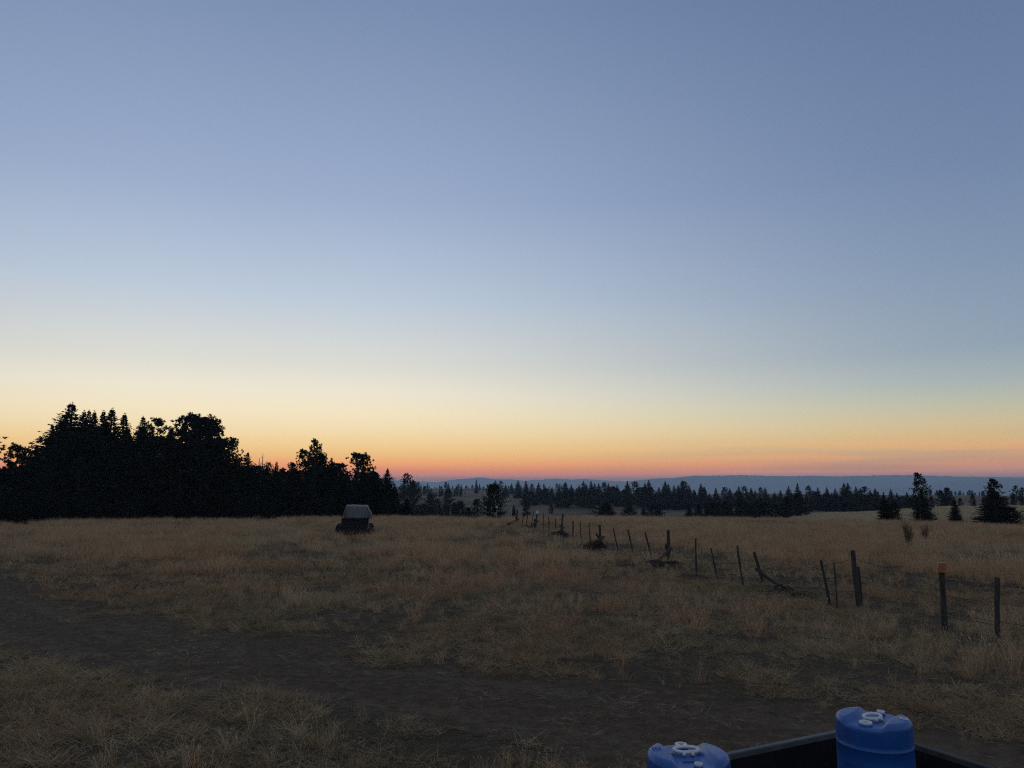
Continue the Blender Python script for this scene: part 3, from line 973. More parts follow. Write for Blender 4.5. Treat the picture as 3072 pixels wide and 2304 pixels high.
# pale pipe gate frame
g = ground_at(1521, 1566); depth = g[1]
gf = empty('gate_frame', g, 'pale upright pipe frame at the far end of the fence', 'gate')
a1 = at_depth(1521.5, 1524, depth); a2 = at_depth(1535.5, 1524, depth); b2 = at_depth(1532.5, 1566, depth)
mb = MB(); mb.tube([Vector(g) - Vector((0, 0, .1)), a1], [.03, .026], 8); mb.build('upright', M_PIPE, gf)
mb = MB(); mb.tube([b2 - Vector((0, 0, .1)), a2 + Vector((0, 0, .04))], [.034, .034], 8); mb.build('upright', M_PIPE, gf)
mb = MB(); mb.tube([a1 - Vector((0, 0, .03)), a2 - Vector((0, 0, .03))], [.018, .018], 8); mb.build('crossbar', M_PIPE, gf)

# brush and stone heaps at the foot of the jacks
for (x0, y0, w, h, sd, lb) in (
        (1960, 1697, 1.9, .16, 1, 'low dark heap of fallen sticks left of the tall crossed jack'),
        (2020, 1700, 1.3, .15, 2, 'low dark heap of sticks under the tall crossed jack'),
        (1787, 1650, 1.25, .45, 3, 'dark brush heap piled against the second crossed jack from the near end'),
        (1675, 1611, 1.7, .30, 4, 'long dark brush heap under the middle jack'),
        (1576, 1586, 1.2, .26, 5, 'dark brush heap left of the jack with the white can'),
        (1536, 1576, 1.4, .22, 6, 'dark brush heap under the farthest jack'),
        (1498, 1565, .7, .42, 7, 'rounded brush clump beside the square pale board'),
        (2345, 1782, 1.0, .22, 8, 'dark tangle of dead weeds at the end of the leaning brace'),
        (2395, 1796, .95, .26, 9, 'reddish dark tangle of dead weeds left of the slim leaning post')):
    g = ground_at(x0, y0); rr = random.Random(sd * 13); mb = MB(); w *= .68
    o = empty('brush_heap', g, lb, 'brush heap', 'brush heaps along the fence')
    for i in range(int((150 if sd < 8 else 60) * w ** .5)):
        cx = g[0] + rr.gauss(0, .30) * w; cy = g[1] + rr.gauss(0, .22) * min(w, 1)
        k = math.exp(-((cx - g[0]) / (.5 * w)) ** 2)
        cz = hz(cx, cy) + rr.uniform(.0, h) * k
        a = rr.uniform(0, 3.14); l = rr.uniform(.12, .5); dv = Vector((math.cos(a) * l, math.sin(a) * l * .5, rr.uniform(-.1, .16)))
        mb.tube([Vector((cx, cy, cz)) - dv * .5, Vector((cx, cy, cz)) + Vector((0, 0, rr.uniform(0, .05))), Vector((cx, cy, cz)) + dv * .5], [.010, .013, .006], 4, caps=False)
    mb.build('sticks', M_REDBRUSH if sd == 9 else M_BRUSH, o)
    mb = MB()
    for i in range(int(9 * w)):
        cx = g[0] + rr.gauss(0, .26) * w; cy = g[1] + rr.gauss(0, .16); s = rr.uniform(.06, .13)
        cz = hz(cx, cy) + s * .35
        pts = [(cx, cy, cz - s * .8), (cx, cy, cz - s * .4), (cx, cy, cz + s * .1), (cx, cy, cz + s * .6)]
        mb.tube(pts, [s * .5, s, s * .9, s * .4], 7, .2, rr)
    mb.build('stones', M_ROCK, o)

# bucket on the near post, white can on the far jack


def bucket(c, r0, h, mat, name, label, tilt=0.0):
    c = Vector(c)
    o = empty(name, c, label, 'bucket')
    mb = MB(); n = 24
    prof = [(r0, 0), (r0 * 1.03, 0), (r0 * 1.03, .012), (r0 * 1.0, .014), (r0 * .97, h * .25), (r0 * .84, h * .96), (r0 * .80, h), (0.001, h), (0.001, h - .004), (r0 * .78, h - .006), (r0 * .93, h * .25), (r0 * .965, 0)]
    rings = [[(c.x + q[0] * math.cos(2 * math.pi * k / n) + tilt * q[1], c.y + q[0] * math.sin(2 * math.pi * k / n), c.z + q[1]) for k in range(n)] for q in prof]
    vs = [p_ for r_ in rings for p_ in r_]; m = len(prof)
    fs = [(i * n + k, i * n + (k + 1) % n, ((i + 1) % m) * n + (k + 1) % n, ((i + 1) % m) * n + k) for i in range(m) for k in range(n)]
    mb.add(vs, fs); mb.build('shell', mat, o, smooth=True)
    mb = MB()
    mb.tube([(c.x + math.cos(t_) * r0 * 1.06, c.y - abs(math.sin(t_)) * r0 * 1.06 - .003, c.z + .012 - math.sin(t_) * .03) for t_ in np.linspace(0, math.pi, 12)], [.003] * 12, 5)
    mb.build('handle', M_WIRE, o)
    return o


tp = P3[4][1]
bucket(tp - Vector((0, 0, .03)), .090, .185, M_ORANGE, 'bucket', 'faded orange bucket upside down on a fence post top', .08)
tp = JB[4][1]
bucket(tp - Vector((0, 0, .05)), .10, .20, M_WHITECAN, 'bucket', 'small whitish bucket upside down on a far fence jack', .1)

# ------------------------------------------------------------------ covered wagon
M_CANVAS = noisy_mat('grey_wagon_canvas', (.095, .095, .094), (.175, .173, .168), 2.2, rough=.8, bs=.35, bd=.03, stretch=(3, 3, .5))
M_WAGON = noisy_mat('dark_wagon_boards', (.007, .006, .006), (.018, .016, .015), 5, bs=.5, bd=.01, stretch=(5, 5, .5))
M_WHEEL = noisy_mat('grey_wheel_rim', (.018, .017, .016), (.045, .042, .04), 8)
wg = ground_at(1066, 1606)
WX, WY, WZ = wg
wagon = empty('covered_wagon', wg, 'small dark board wagon with a grey canvas cover before the grove', 'wagon')
rw = random.Random(2)
s_ = WY / FPX * 1.0
bwL, bwR = WX - 38 * s_, WX + 36 * s_
z0, z1 = WZ + .28, WZ + 1.06
yl = 2.7
mb = MB()
# tapered box, boards as separate strips in one mesh
nbd = 6
for i in range(nbd):
    za, zb = z0 + (z1 - z0) * i / nbd + .004, z0 + (z1 - z0) * (i + 1) / nbd - .004
    fl = .05 * (i + .5) / nbd
    mb.box(((bwL + bwR) / 2, WY - .02, (za + zb) / 2), (bwR - bwL + fl, .03, zb - za))
    mb.box(((bwL + bwR) / 2, WY + yl, (za + zb) / 2), (bwR - bwL + fl, .03, zb - za))
    mb.box((bwL - fl / 2 + .018, WY + yl / 2, (za + zb) / 2), (.03, yl - .04, zb - za))
    mb.box((bwR + fl / 2 - .018, WY + yl / 2, (za + zb) / 2), (.03, yl - .04, zb - za))
mb.box(((bwL + bwR) / 2, WY + yl / 2, z0 - .02), (bwR - bwL - .1, yl, .04))
mb.build('box_body', M_WAGON, wagon)
for sx, lb in ((bwL - .045, None), (bwR + .03, 'pale corner stake on the right of the wagon')):
    mb = MB(); mb.box((sx, WY - .06, WZ + .68), (.05, .05, .82), (Vector((1, 0, 0)), Vector((0, 1, 0)), Vector((.12 if lb else 0.02, 0, 1)).normalized()))
    q = mb.build('corner_stake', M_PALEWOOD if lb else M_WAGON, wagon, bevel=.006)
    if lb: q['label'] = lb
# canvas: skirted tarp with folds; cross-section swept along the length
mb = MB()
SEC = [(-.76, -.02), (-.72, .22), (-.66, .50), (-.62, .70), (-.57, .755), (-.42, .745), (-.30, .77), (0, .75), (.30, .735), (.60, .73), (.72, .69), (.77, .55), (.86, .40), (.95, .26), (.97, .10), (.97, -.04)]
ny = 22; U = 6
sec = []
for i in range(len(SEC) - 1):
    for k in range(U):
        s = k / U; sec.append((SEC[i][0] * (1 - s) + SEC[i + 1][0] * s, SEC[i][1] * (1 - s) + SEC[i + 1][1] * s))
sec.append(SEC[-1])
cxm = (bwL + bwR) / 2; zc0 = WZ + 1.02
rings = []
yy = [-.10, -.11, -.10, -.06] + list(np.linspace(.02, yl + .06, ny - 5)) + [yl + .10]
hs = [0.0, .45, .85, .97] + [1.0 + .02 * math.sin(q * 1.3) for q in range(ny - 5)] + [.2]
# front drape: rows from hem up to the roof edge, then the roof
rows = []
nS = len(sec)
for q in range(9):      # front curtain rows, bottom to top
    t_ = q / 8
    row = []
    for i, (sx, sz) in enumerate(sec):
        zz = sz * t_ if sz > .0 else sz
        xx = sx * (1 - (1 - t_) * .0)
        fold = .035 * math.sin(i * .9 + math.sin(i * .37) * 2) * (1 - t_ * .8) + .02 * math.sin(i * 2.3)
        row.append((cxm + xx, WY - .09 - fold - .05 * (1 - t_), zc0 + zz))
    rows.append(row)
for j in range(ny):
    yv = j / (ny - 1) * (yl + .15)
    row = []
    for i, (sx, sz) in enumerate(sec):
        sag = .035 * math.sin(yv * 4.6) * (1 if sz > .5 else .4)
        fold = .02 * math.sin(yv * 14 + i * .2)
        row.append((cxm + sx * (1 + fold), WY - .05 + yv, zc0 + sz - (sag if sz > .1 else 0)))
    rows.append(row)
vs = [p_ for r_ in rows for p_ in r_]
fs = [(j * nS + i, j * nS + i + 1, (j + 1) * nS + i + 1, (j + 1) * nS + i) for j in range(len(rows) - 1) for i in range(nS - 1)]
mb.add(vs, fs)
cv = mb.build('canvas_cover', M_CANVAS, wagon, smooth=True)
md = cv.modifiers.new('thickness', 'SOLIDIFY'); md.thickness = .008
for wx_, wy_ in ((bwL - .24, .35), (bwR + .14, .35), (bwL - .24, yl - .4), (bwR + .14, yl - .4)):
    mb = MB(); n = 22; rwh = .34; cx, cy, cz = WX * 0 + wx_, WY + wy_, WZ + .30
    # ring in the YZ plane turned a little, so the hub face shows
    ax = Vector((math.cos(.5), math.sin(.5) * (1 if wx_ < WX else -1), 0)); ay = Vector((-ax.y, ax.x, 0)); az_ = Vector((0, 0, 1))
    prof = [(rwh, -.05), (rwh, .05), (rwh - .05, .05), (rwh - .05, -.05)]
    vs = [];
    for k in range(n):
        a = 2 * math.pi * k / n
        for (rr_, off) in prof:
            vs.append(Vector((cx, cy, cz)) + ay * math.cos(a) * rr_ + az_ * math.sin(a) * rr_ + ax * off)
    fs = [(k * 4 + i, ((k + 1) % n) * 4 + i, ((k + 1) % n) * 4 + (i + 1) % 4, k * 4 + (i + 1) % 4) for k in range(n) for i in range(4)]
    mb.add(vs, fs); wh = mb.build('wheel', M_WHEEL, wagon)
    mb = MB()
    for k in range(10):
        a = 2 * math.pi * k / 10
        mb.tube([Vector((cx, cy, cz)), Vector((cx, cy, cz)) + (ay * math.cos(a) + az_ * math.sin(a)) * (rwh - .04)], [.018, .015], 5)
    mb.build('spokes', M_WHEEL, wh)
    mb = MB(); mb.tube([Vector((cx, cy, cz)) - ax * .07, Vector((cx, cy, cz)) + ax * .07], [.06, .05], 10); mb.build('hub', M_WHEEL, wh)
for wy_ in (.35, yl - .4):
    mb = MB(); mb.box(((bwL + bwR) / 2, WY + wy_, WZ + .27), (bwR - bwL + .3, .09, .08)); mb.build('axle', M_WAGON, wagon)
mb = MB(); tg = ground_at(1078, 1616)
mb.tube([(WX + .15, WY + .2, WZ + .3), (tg[0], tg[1], tg[2] + .04)], [.045, .035], 7); mb.build('tongue', M_WAGON, wagon)
for i in range(5):
    px = 1030 + i * 20 + rw.uniform(-6, 6); q = ground_at(px, 1610 + rw.uniform(-2, 4))
    twig_clump(q[0], q[1], .8, .5, .42, 70, 50 + i, M_BRUSH, 'weed_clump', 'dark dead weeds in the grass under the front of the wagon', 'weeds', 'weeds under the wagon', .6, .006)

wagon.rotation_euler = (0, 0, -math.atan2(WX, WY) - R(1.5))
# ------------------------------------------------------------------ trailer with drums
TC = Vector((2.11, 4.885, 0)); D1 = Vector((-.889, -.458, 0)).normalized(); D2 = Vector((.458, -.889, 0)).normalized(); D2 = Vector((.437, -.9, 0)).normalized()
D2 = Vector((-D1.y * -1, D1.x, 0)); D2 = Vector((.458, -.889, 0)).normalized()
LEN, WID = 2.9, 1.7
RAILZ, FLOORZ = 1.28, .875
M_TRAILER = noisy_mat('black_painted_boards', (.006, .006, .007), (.016, .016, .018), 4, rough=.75, spec=.15, bs=.2, bd=.004)
M_RAIL = noisy_mat('worn_grey_rail', (.05, .053, .053), (.095, .10, .10), 9, rough=.6, spec=.3, bs=.3, bd=.004)
M_RAIL2 = noisy_mat('darker_worn_rail', (.03, .03, .03), (.06, .06, .06), 9, rough=.7, spec=.2, bs=.3, bd=.004)
M_TYRE = noisy_mat('tyre_rubber', (.012, .012, .012), (.03, .03, .03), 10, rough=.9)
M_STEEL = noisy_mat('dull_steel', (.10, .10, .10), (.18, .18, .18), 8, rough=.5, spec=.5)
ctr = TC + D1 * LEN / 2 + D2 * WID / 2
trailer = empty('utility_trailer', (ctr.x, ctr.y, hz(ctr.x, ctr.y)), 'black-sided utility trailer holding two blue drums, bottom right', 'trailer')
UZ = Vector((0, 0, 1))
mb = MB(); mb.box(ctr + UZ * (FLOORZ - .03), (LEN, WID, .05), (D1, D2, UZ)); mb.build('floor', M_TRAILER, trailer)


def wall(c, ln, axis, nrm, name, railmat):
    mb = MB(); zt = RAILZ - .035
    nb = 3
    for i in range(nb):
        za = FLOORZ + (zt - FLOORZ) * i / nb + .003; zb = FLOORZ + (zt - FLOORZ) * (i + 1) / nb - (.003 if i < nb - 1 else 0)
        mb.box(c + UZ * (za + zb) / 2, (ln, .03, zb - za), (axis, nrm, UZ))
    w = mb.build(name, M_TRAILER, trailer)
    mb = MB(); mb.box(c + UZ * (RAILZ - .0175), (ln + .03, .038, .035), (axis, nrm, UZ)); mb.build('top_rail', railmat, w, bevel=.006)


wall(TC + D1 * LEN / 2, LEN, D1, D2, 'side_panel', M_RAIL)
wall(TC + D1 * LEN / 2 + D2 * WID, LEN, D1, D2, 'side_panel', M_RAIL)
wall(TC + D2 * WID / 2 - D1 * .003, WID - .08, D2, D1, 'tailgate', M_RAIL2)
wall(TC + D2 * WID / 2 + D1 * LEN, WID - .08, D2, D1, 'front_panel', M_RAIL)
for c in (TC, TC + D2 * WID, TC + D1 * LEN, TC + D1 * LEN + D2 * WID):
    mb = MB(); mb.box(c + UZ * ((FLOORZ + RAILZ) / 2 - .02) + (ctr - c).normalized() * .045 * 1, (.04, .04, RAILZ - FLOORZ - .04), (D1, D2, UZ)); mb.build('corner_post', M_TRAILER, trailer)
for sgn in (-1, 1):
    cw = ctr + D2 * sgn * (WID / 2 + .15); gz = hz(cw.x, cw.y)
    mb = MB(); c0 = Vector((cw.x, cw.y, gz + .33))
    prof = [(.19, -.09), (.30, -.095), (.33, -.06), (.33, .06), (.30, .095), (.19, .09)]
    n = 28; vs = [c0 + D1 * math.cos(2 * math.pi * k / n) * q[0] + UZ * math.sin(2 * math.pi * k / n) * q[0] + D2 * q[1] for k in range(n) for q in prof]
    m = len(prof); fs = [(k * m + i, ((k + 1) % n) * m + i, ((k + 1) % n) * m + (i + 1) % m, k * m + (i + 1) % m) for k in range(n) for i in range(m)]
    mb.add(vs, fs); wh = mb.build('wheel', M_TYRE, trailer, smooth=True)
    mb = MB(); mb.tube([c0 - D2 * .05, c0 + D2 * .05], [.195, .195], 20); mb.build('rim', M_STEEL, wh)
    mb = MB()
    for k in range(10):
        a0 = math.pi * k / 9
        if k == 9: break
        a1 = math.pi * (k + 1) / 9; am = (a0 + a1) / 2
        ta = D1 * -math.sin(am) + UZ * math.cos(am); na = D1 * math.cos(am) + UZ * math.sin(am)
        mb.box(c0 + na * .40, (.145, .22, .006), (ta, D2, na))
    mb.build('fender', M_TRAILER, trailer)
mb = MB(); mb.box(Vector((ctr.x, ctr.y, .36)), (.06, WID + .2, .06), (D1, D2, UZ)); mb.build('axle', M_STEEL, trailer)
mb = MB()
for s in (-.55, .55):
    mb.box(ctr + D2 * s + UZ * (FLOORZ - .12), (LEN, .06, .12), (D1, D2, UZ))
for s in (-.6, 0, .6):
    mb.box(ctr + D1 * s + UZ * .60, (.05, 1.0, .32), (D1, D2, UZ))
mb.build('chassis', M_STEEL, trailer)
mb = MB()
hp = TC + D1 * (LEN + 1.3) + D2 * WID / 2 + UZ * .55
for s in (-.5, .5):
    mb.tube([TC + D1 * LEN + D2 * (WID / 2 + s) + UZ * .72, hp], [.04, .035], 6)
mb.tube([hp + UZ * .2, Vector((hp.x, hp.y, 0))], [.03, .03], 8)
mb.build('tongue', M_STEEL, trailer)

# drums
def drum_plastic():
    m, t, b = new_mat('blue_drum_plastic', .38, .5)
    tcn = t.nodes.new('ShaderNodeTexCoord')
    n1 = tex_noise(t, 7, 5, tcn.outputs['Object']); n2 = tex_noise(t, 60, 3, tcn.outputs['Object'])
    c = ramp_node(t, n1, [(.3, (.002, .052, .20)), (.7, (.005, .073, .265))])
    c2 = mix_node(t, math_node(t, 'MULTIPLY', smooth_range(t, n2, .56, .72), .10), c, (.15, .18, .24))
    t.links.new(c2, b.inputs['Base Color'])
    t.links.new(ramp_node(t, n1, [(.3, (.32,) * 3), (.7, (.50,) * 3)]), b.inputs['Roughness'])
    bump(t, b, n1, .08, .004)
    return m


M_DRUM = drum_plastic()
M_WHITEP = noisy_mat('white_plastic', (.42, .43, .44), (.54, .55, .56), 12, rough=.4, spec=.4)
M_GREYP = noisy_mat('grey_print', (.22, .24, .27), (.30, .32, .35), 30)


def sstep(a, b, x):
    t = np.clip((x - a) / (b - a), 0, 1); return t * t * (3 - 2 * t)


def drum(cx, cy, ang, label, bungs, handle_at, sticker=False, emboss=False):
    Rr, H, zb = .185, .66, FLOORZ - .004
    o = empty('plastic_drum', (cx, cy, zb), label, 'drum', 'blue drums in the trailer')
    nT = 160
    th = np.linspace(0, 2 * math.pi, nT, endpoint=False)
    CH = .028

    def lobe(rho, th):
        u = np.abs(rho * np.cos(th)); v_ = np.abs(rho * np.sin(th))
        hw = .062 + .030 * (v_ / Rr) ** 2
        return sstep(hw - .006, hw + .036, u)
    rows = []
    for rho in np.concatenate([np.linspace(.002, Rr - .03, 34), Rr - .03 + .03 * np.sin(np.linspace(0, math.pi / 2, 9))[1:]]):
        e = max(0, rho - (Rr - .03)); drop = .03 - math.sqrt(max(0, .03 ** 2 - e * e))
        m = lobe(rho, th)
        z = H - CH * (1 - m) - drop * (.45 + .55 * m) - .006 * (rho / Rr) ** 2 * m
        rows.append(np.stack([rho * np.cos(th), rho * np.sin(th), z], 1))
    ztop = rows[-1][:, 2]
    zj = H - .10
    for s in (.25, .5, .75, 1.0):
        rows.append(np.stack([Rr * np.cos(th), Rr * np.sin(th), ztop * (1 - s) + zj * s], 1))
    for z, rr_ in [(H - .115, Rr), (H - .132, Rr), (H - .135, Rr + .0022), (H - .139, Rr + .0022), (H - .142, Rr), (H - .2, Rr + .001), (H * .5, Rr + .002), (H * .5 - .03, Rr + .002), (.12, Rr), (.03, Rr - .002), (.012, Rr - .01), (0, Rr - .03), (0, .01)]:
        rows.append(np.stack([rr_ * np.cos(th), rr_ * np.sin(th), np.full(nT, z)], 1))
    v = np.concatenate(rows); n = nT
    f = np.array([(i * n + k, (i + 1) * n + k, (i + 1) * n + (k + 1) % n, i * n + (k + 1) % n) for i in range(len(rows) - 1) for k in range(n)])
    me = mesh_np('body', v, f, M_DRUM, True)
    b = bpy.data.objects.new('body', me); COL.objects.link(b); b.parent = o

    def part(mb, name, mat, par=o, smooth=True, bevel=0):
        q = mb.build(name, mat, None, (0, 0, 0), smooth, bevel); q.parent = par; return q
    zf = H - CH
    for (u, v_, r_, cav, up) in bungs:
        mb = MB(); mb.tube([(u, v_, zf - .01), (u, v_, zf + .002), (u, v_, zf + .008), (u, v_, zf + .009)], [r_ * 1.28, r_ * 1.25, r_ * 1.16, r_ * 1.0], 32)
        part(mb, 'bung_collar', M_DRUM)
        mb = MB(); k = 40
        prof = [(1.06, .006), (1.12, .009), (1.12, .015), (1.04, .018), (.72, .018), (.66, .015), (.62, .004), (.01, .002)]
        vs = []
        for (q, z) in prof:
            for j in range(k):
                a = 2 * math.pi * j / k
                rad = q * r_
                if q in (.72, .66, .62) and cav: rad *= 1 + .16 * math.cos(a * 4)
                vs.append((u + rad * math.cos(a), v_ + rad * math.sin(a), zf + z + up))
        fs = [(i * k + j, (i + 1) * k + j, (i + 1) * k + (j + 1) % k, i * k + (j + 1) % k) for i in range(len(prof) - 1) for j in range(k)]
        mb.add([(q[0], q[1], q[2]) for q in vs], [tuple(reversed(q)) for q in fs]); part(mb, 'bung', M_WHITEP, bevel=0)
    # carrying handle: oval loop with two clip prongs
    hu, hv, ha, tiltz = handle_at
    ca, sa = math.cos(ha), math.sin(ha)
    mb = MB(); n1, n2 = 44, 10
    A_, B_ = .056, .030

    def tf(x, y, z): return (hu + x * ca - y * sa, hv + x * sa + y * ca, z)
    vs = []
    for i in range(n1):
        a = 2 * math.pi * i / n1
        cxp, cyp = A_ * math.cos(a), B_ * math.sin(a)
        nx, ny_ = math.cos(a) / A_, math.sin(a) / B_; nl = math.hypot(nx, ny_); nx /= nl; ny_ /= nl
        for j in range(n2):
            b_ = 2 * math.pi * j / n2
            vs.append(tf(cxp + nx * .0085 * math.cos(b_), cyp + ny_ * .0085 * math.cos(b_), zf + .017 + .008 * math.sin(b_) + cyp * tiltz))
    fs = [(i * n2 + j, ((i + 1) % n1) * n2 + j, ((i + 1) % n1) * n2 + (j + 1) % n2, i * n2 + (j + 1) % n2) for i in range(n1) for j in range(n2)]
    mb.add(vs, fs); hd = part(mb, 'carry_handle', M_WHITEP)
    mb = MB()
    for s in (-.02, .02):
        p0 = tf(s, -B_, 0); mb.tube([(p0[0], p0[1], zf - .004), (p0[0], p0[1], zf + .020)], [.0085, .0075], 8)
        p1 = tf(s, -B_ - .018, 0); mb.tube([(p0[0], p0[1], zf + .016), (p1[0], p1[1], zf + .006)], [.0075, .006], 8)
    for s in (-1, 1):
        p0 = tf(s * A_, 0, 0); mb.tube([(p0[0], p0[1], zf - .004), (p0[0], p0[1], zf + .017)], [.009, .008], 8)
    q = part(mb, 'handle_clip', M_WHITEP, hd)
    if sticker:
        # small square label on the lobe, follows the top
        mb = MB(); u0, v0, hs_ = .138, .040, .019
        a = .5
        cs = [(u0 + (i * math.cos(a) - j * math.sin(a)) * hs_, v0 + (i * math.sin(a) + j * math.cos(a)) * hs_) for i, j in ((-1, -1), (1, -1), (1, 1), (-1, 1))]

        def zz(u, v_):
            rho = math.hypot(u, v_); e = max(0, rho - (Rr - .03)); return H - (.03 - math.sqrt(max(0, .03 ** 2 - e * e))) - .006 * (rho / Rr) ** 2
        mb.add([(u, v_, zz(u, v_) + .0022) for u, v_ in cs] + [(u, v_, zz(u, v_) + .0008) for u, v_ in cs], [(0, 1, 2, 3), (0, 4, 5, 1), (1, 5, 6, 2), (2, 6, 7, 3), (3, 7, 4, 0)])
        st = part(mb, 'sticker', M_WHITEP, smooth=False)
        mb = MB(); cs2 = [(u0 + (u - u0) * .55, v0 + (v_ - v0) * .55) for u, v_ in cs]
        mb.add([(u, v_, zz(u, v_) + .0034) for u, v_ in cs2] + [(u, v_, zz(u, v_) + .0016) for u, v_ in cs2], [(0, 1, 2, 3), (0, 4, 5, 1), (1, 5, 6, 2), (2, 6, 7, 3), (3, 7, 4, 0)])
        part(mb, 'printed_square', M_GREYP, st, smooth=False)
    if emboss:
        mb = MB()
        for i, (du, ln) in enumerate(((-.020, .030), (-.006, .034), (.008, .030))):
            mb.box((-.128 + du, .028, H - .0015), (.004, ln, .004))
            mb.box((-.128 + du, .028 + ln / 2, H - .0015), (.010, .004, .004))
        part(mb, 'embossed_marks', M_DRUM, smooth=False, bevel=.0008)
        mb = MB()
        for i in range(4):
            mb.box((0, -.060 - i * .006, zf + .001), (.085, .002, .003))
        part(mb, 'embossed_lines', M_DRUM, smooth=False, bevel=.0008)
    o.rotation_euler = (0, 0, ang)
    return o


LB = Vector((.795, 3.66)); RB = Vector((1.893, 4.22))
# local +v (y) points along the channel; ang turns it
drum(LB.x, LB.y, R(2), 'nearer left blue drum cut by the bottom edge, channel facing the camera', [(0.0, .125, .026, True, 0), (.012, -.130, .016, False, 0)], (0.004, .045, 0.0, .10), emboss=True)
drum(RB.x, RB.y, R(-42), 'right blue drum standing higher in the trailer corner, with small square sticker', [(0.0, -.120, .028, True, 0), (.0, .128, .018, False, .002)], (-.004, .0, R(70), .14), sticker=True)

# ------------------------------------------------------------------ grass (stuff)


def blades(n, rg, lmin, lmax, tilt0, tilt1, w0, w1, spread, bend=.35, head=0.0, lie=False):
    a = rg.uniform(0, 2 * math.pi, n); ti = rg.uniform(tilt0, tilt1, n); l = rg.uniform(lmin, lmax, n); w = rg.uniform(w0, w1, n)
    rr = spread * np.sqrt(rg.uniform(0, 1, n)); b = rg.uniform(0, 2 * math.pi, n)
    p0 = np.stack([rr * np.cos(b), rr * np.sin(b), rg.uniform(.004, .03, n) if lie else np.full(n, -.01)], 1)
    d = np.stack([np.cos(a) * np.sin(ti), np.sin(a) * np.sin(ti), np.cos(ti)], 1)
    s = np.stack([-np.sin(a), np.cos(a), np.zeros(n)], 1)
    fa = rg.uniform(0, math.pi, n)[:, None]
    nrm_ = np.cross(d, s); s = s * np.cos(fa) + nrm_ * np.sin(fa)
    h = np.stack([np.cos(a), np.sin(a), -np.full(n, .6)], 1)
    if lie: h = np.stack([np.cos(a + 1.3), np.sin(a + 1.3), np.zeros(n)], 1)
    L_ = l[:, None]; W_ = w[:, None] / 2
    p1 = p0 + d * L_ * .5 + h * L_ * bend * .12
    p2 = p0 + d * L_ + h * L_ * bend * .5
    if lie: p2[:, 2] = np.maximum(p2[:, 2], .004); p1[:, 2] = np.maximum(p1[:, 2], .006)
    v = np.stack([p0 - s * W_, p0 + s * W_, p1 + s * W_ * .85, p1 - s * W_ * .85, p2 + s * W_ * .3, p2 - s * W_ * .3], 1).reshape(-1, 3)
    k = np.arange(n)[:, None] * 6
    f = np.concatenate([k + [0, 1, 2, 3], k + [3, 2, 4, 5]])
    if head > 0:
        sel = np.where(rg.uniform(0, 1, n) < head)[0]
        q = p2[sel]; dd = (p2 - p1)[sel]; dd /= np.linalg.norm(dd, axis=1, keepdims=True); ss = s[sel]
        hl = rg.uniform(.03, .07, len(sel))[:, None]; hw = rg.uniform(.004, .008, len(sel))[:, None]
        hv = np.stack([q - dd * hl * .4, q + ss * hw, q + dd * hl, q - ss * hw], 1).reshape(-1, 3)
        o = len(v); v = np.vstack([v, hv]); f = np.vstack([f, np.arange(len(hv)).reshape(-1, 4) + o])
    return v, f


def tuft_collection(name, mat, n_var, **kw):
    c = bpy.data.collections.new(name)
    for i in range(n_var):
        rg = np.random.default_rng(hash(name) % 1000 + i if False else sum(map(ord, name)) + i * 31)
        v, f = blades(rg=rg, **kw)
        o = bpy.data.objects.new('%s_%02d' % (name, i), mesh_np(name, v, f, mat)); c.objects.link(o)
    return c


def scatter(name, coll, nvar, pts, scl, label_kind, seed):
    rg = np.random.default_rng(seed)
    n = len(pts)
    me = bpy.data.meshes.new(name)
    me.vertices.add(n); me.vertices.foreach_set('co', pts.astype(np.float32).ravel())
    rot = np.stack([rg.normal(0, .12, n), rg.normal(0, .12, n), rg.uniform(0, 6.283, n)], 1).astype(np.float32)
    a = me.attributes.new('rot', 'FLOAT_VECTOR', 'POINT'); a.data.foreach_set('vector', rot.ravel())
    a = me.attributes.new('scl', 'FLOAT_VECTOR', 'POINT'); a.data.foreach_set('vector', scl.astype(np.float32).ravel())
    a = me.attributes.new('pick', 'INT', 'POINT'); a.data.foreach_set('value', rg.integers(0, nvar, n).astype(np.int32))
    o = bpy.data.objects.new(name, me); COL.objects.link(o)
    tag(o, label_kind, 'grass', None, 'stuff')
    g = bpy.data.node_groups.new('scatter_' + name, 'GeometryNodeTree')
    g.interface.new_socket('Geometry', in_out='INPUT', socket_type='NodeSocketGeometry')
    g.interface.new_socket('Geometry', in_out='OUTPUT', socket_type='NodeSocketGeometry')
    gi = g.nodes.new('NodeGroupInput'); go = g.nodes.new('NodeGroupOutput')
    ip = g.nodes.new('GeometryNodeInstanceOnPoints'); ci = g.nodes.new('GeometryNodeCollectionInfo')
    ci.inputs['Collection'].default_value = coll; ci.inputs['Separate Children'].default_value = True; ci.inputs['Reset Children'].default_value = True
    ip.inputs['Pick Instance'].default_value = True

    def attr(nm, ty):
        q = g.nodes.new('GeometryNodeInputNamedAttribute'); q.data_type = ty; q.inputs['Name'].default_value = nm
        return [s for s in q.outputs if s.enabled and s.name == 'Attribute'][0]
    g.links.new(gi.outputs[0], ip.inputs['Points']); g.links.new(ci.outputs[0], ip.inputs['Instance'])
    g.links.new(attr('pick', 'INT'), ip.inputs['Instance Index'])
    g.links.new(attr('rot', 'FLOAT_VECTOR'), ip.inputs['Rotation']); g.links.new(attr('scl', 'FLOAT_VECTOR'), ip.inputs['Scale'])
    g.links.new(ip.outputs[0], go.inputs[0])
    md = o.modifiers.new('scatter', 'NODES'); md.node_group = g
    return o


def wedge(rg, n, r0, r1, az0=-46, az1=46):
    r = np.sqrt(rg.uniform(r0 * r0, r1 * r1, n)); a = np.radians(rg.uniform(az0, az1, n))
    return r * np.sin(a), r * np.cos(a)


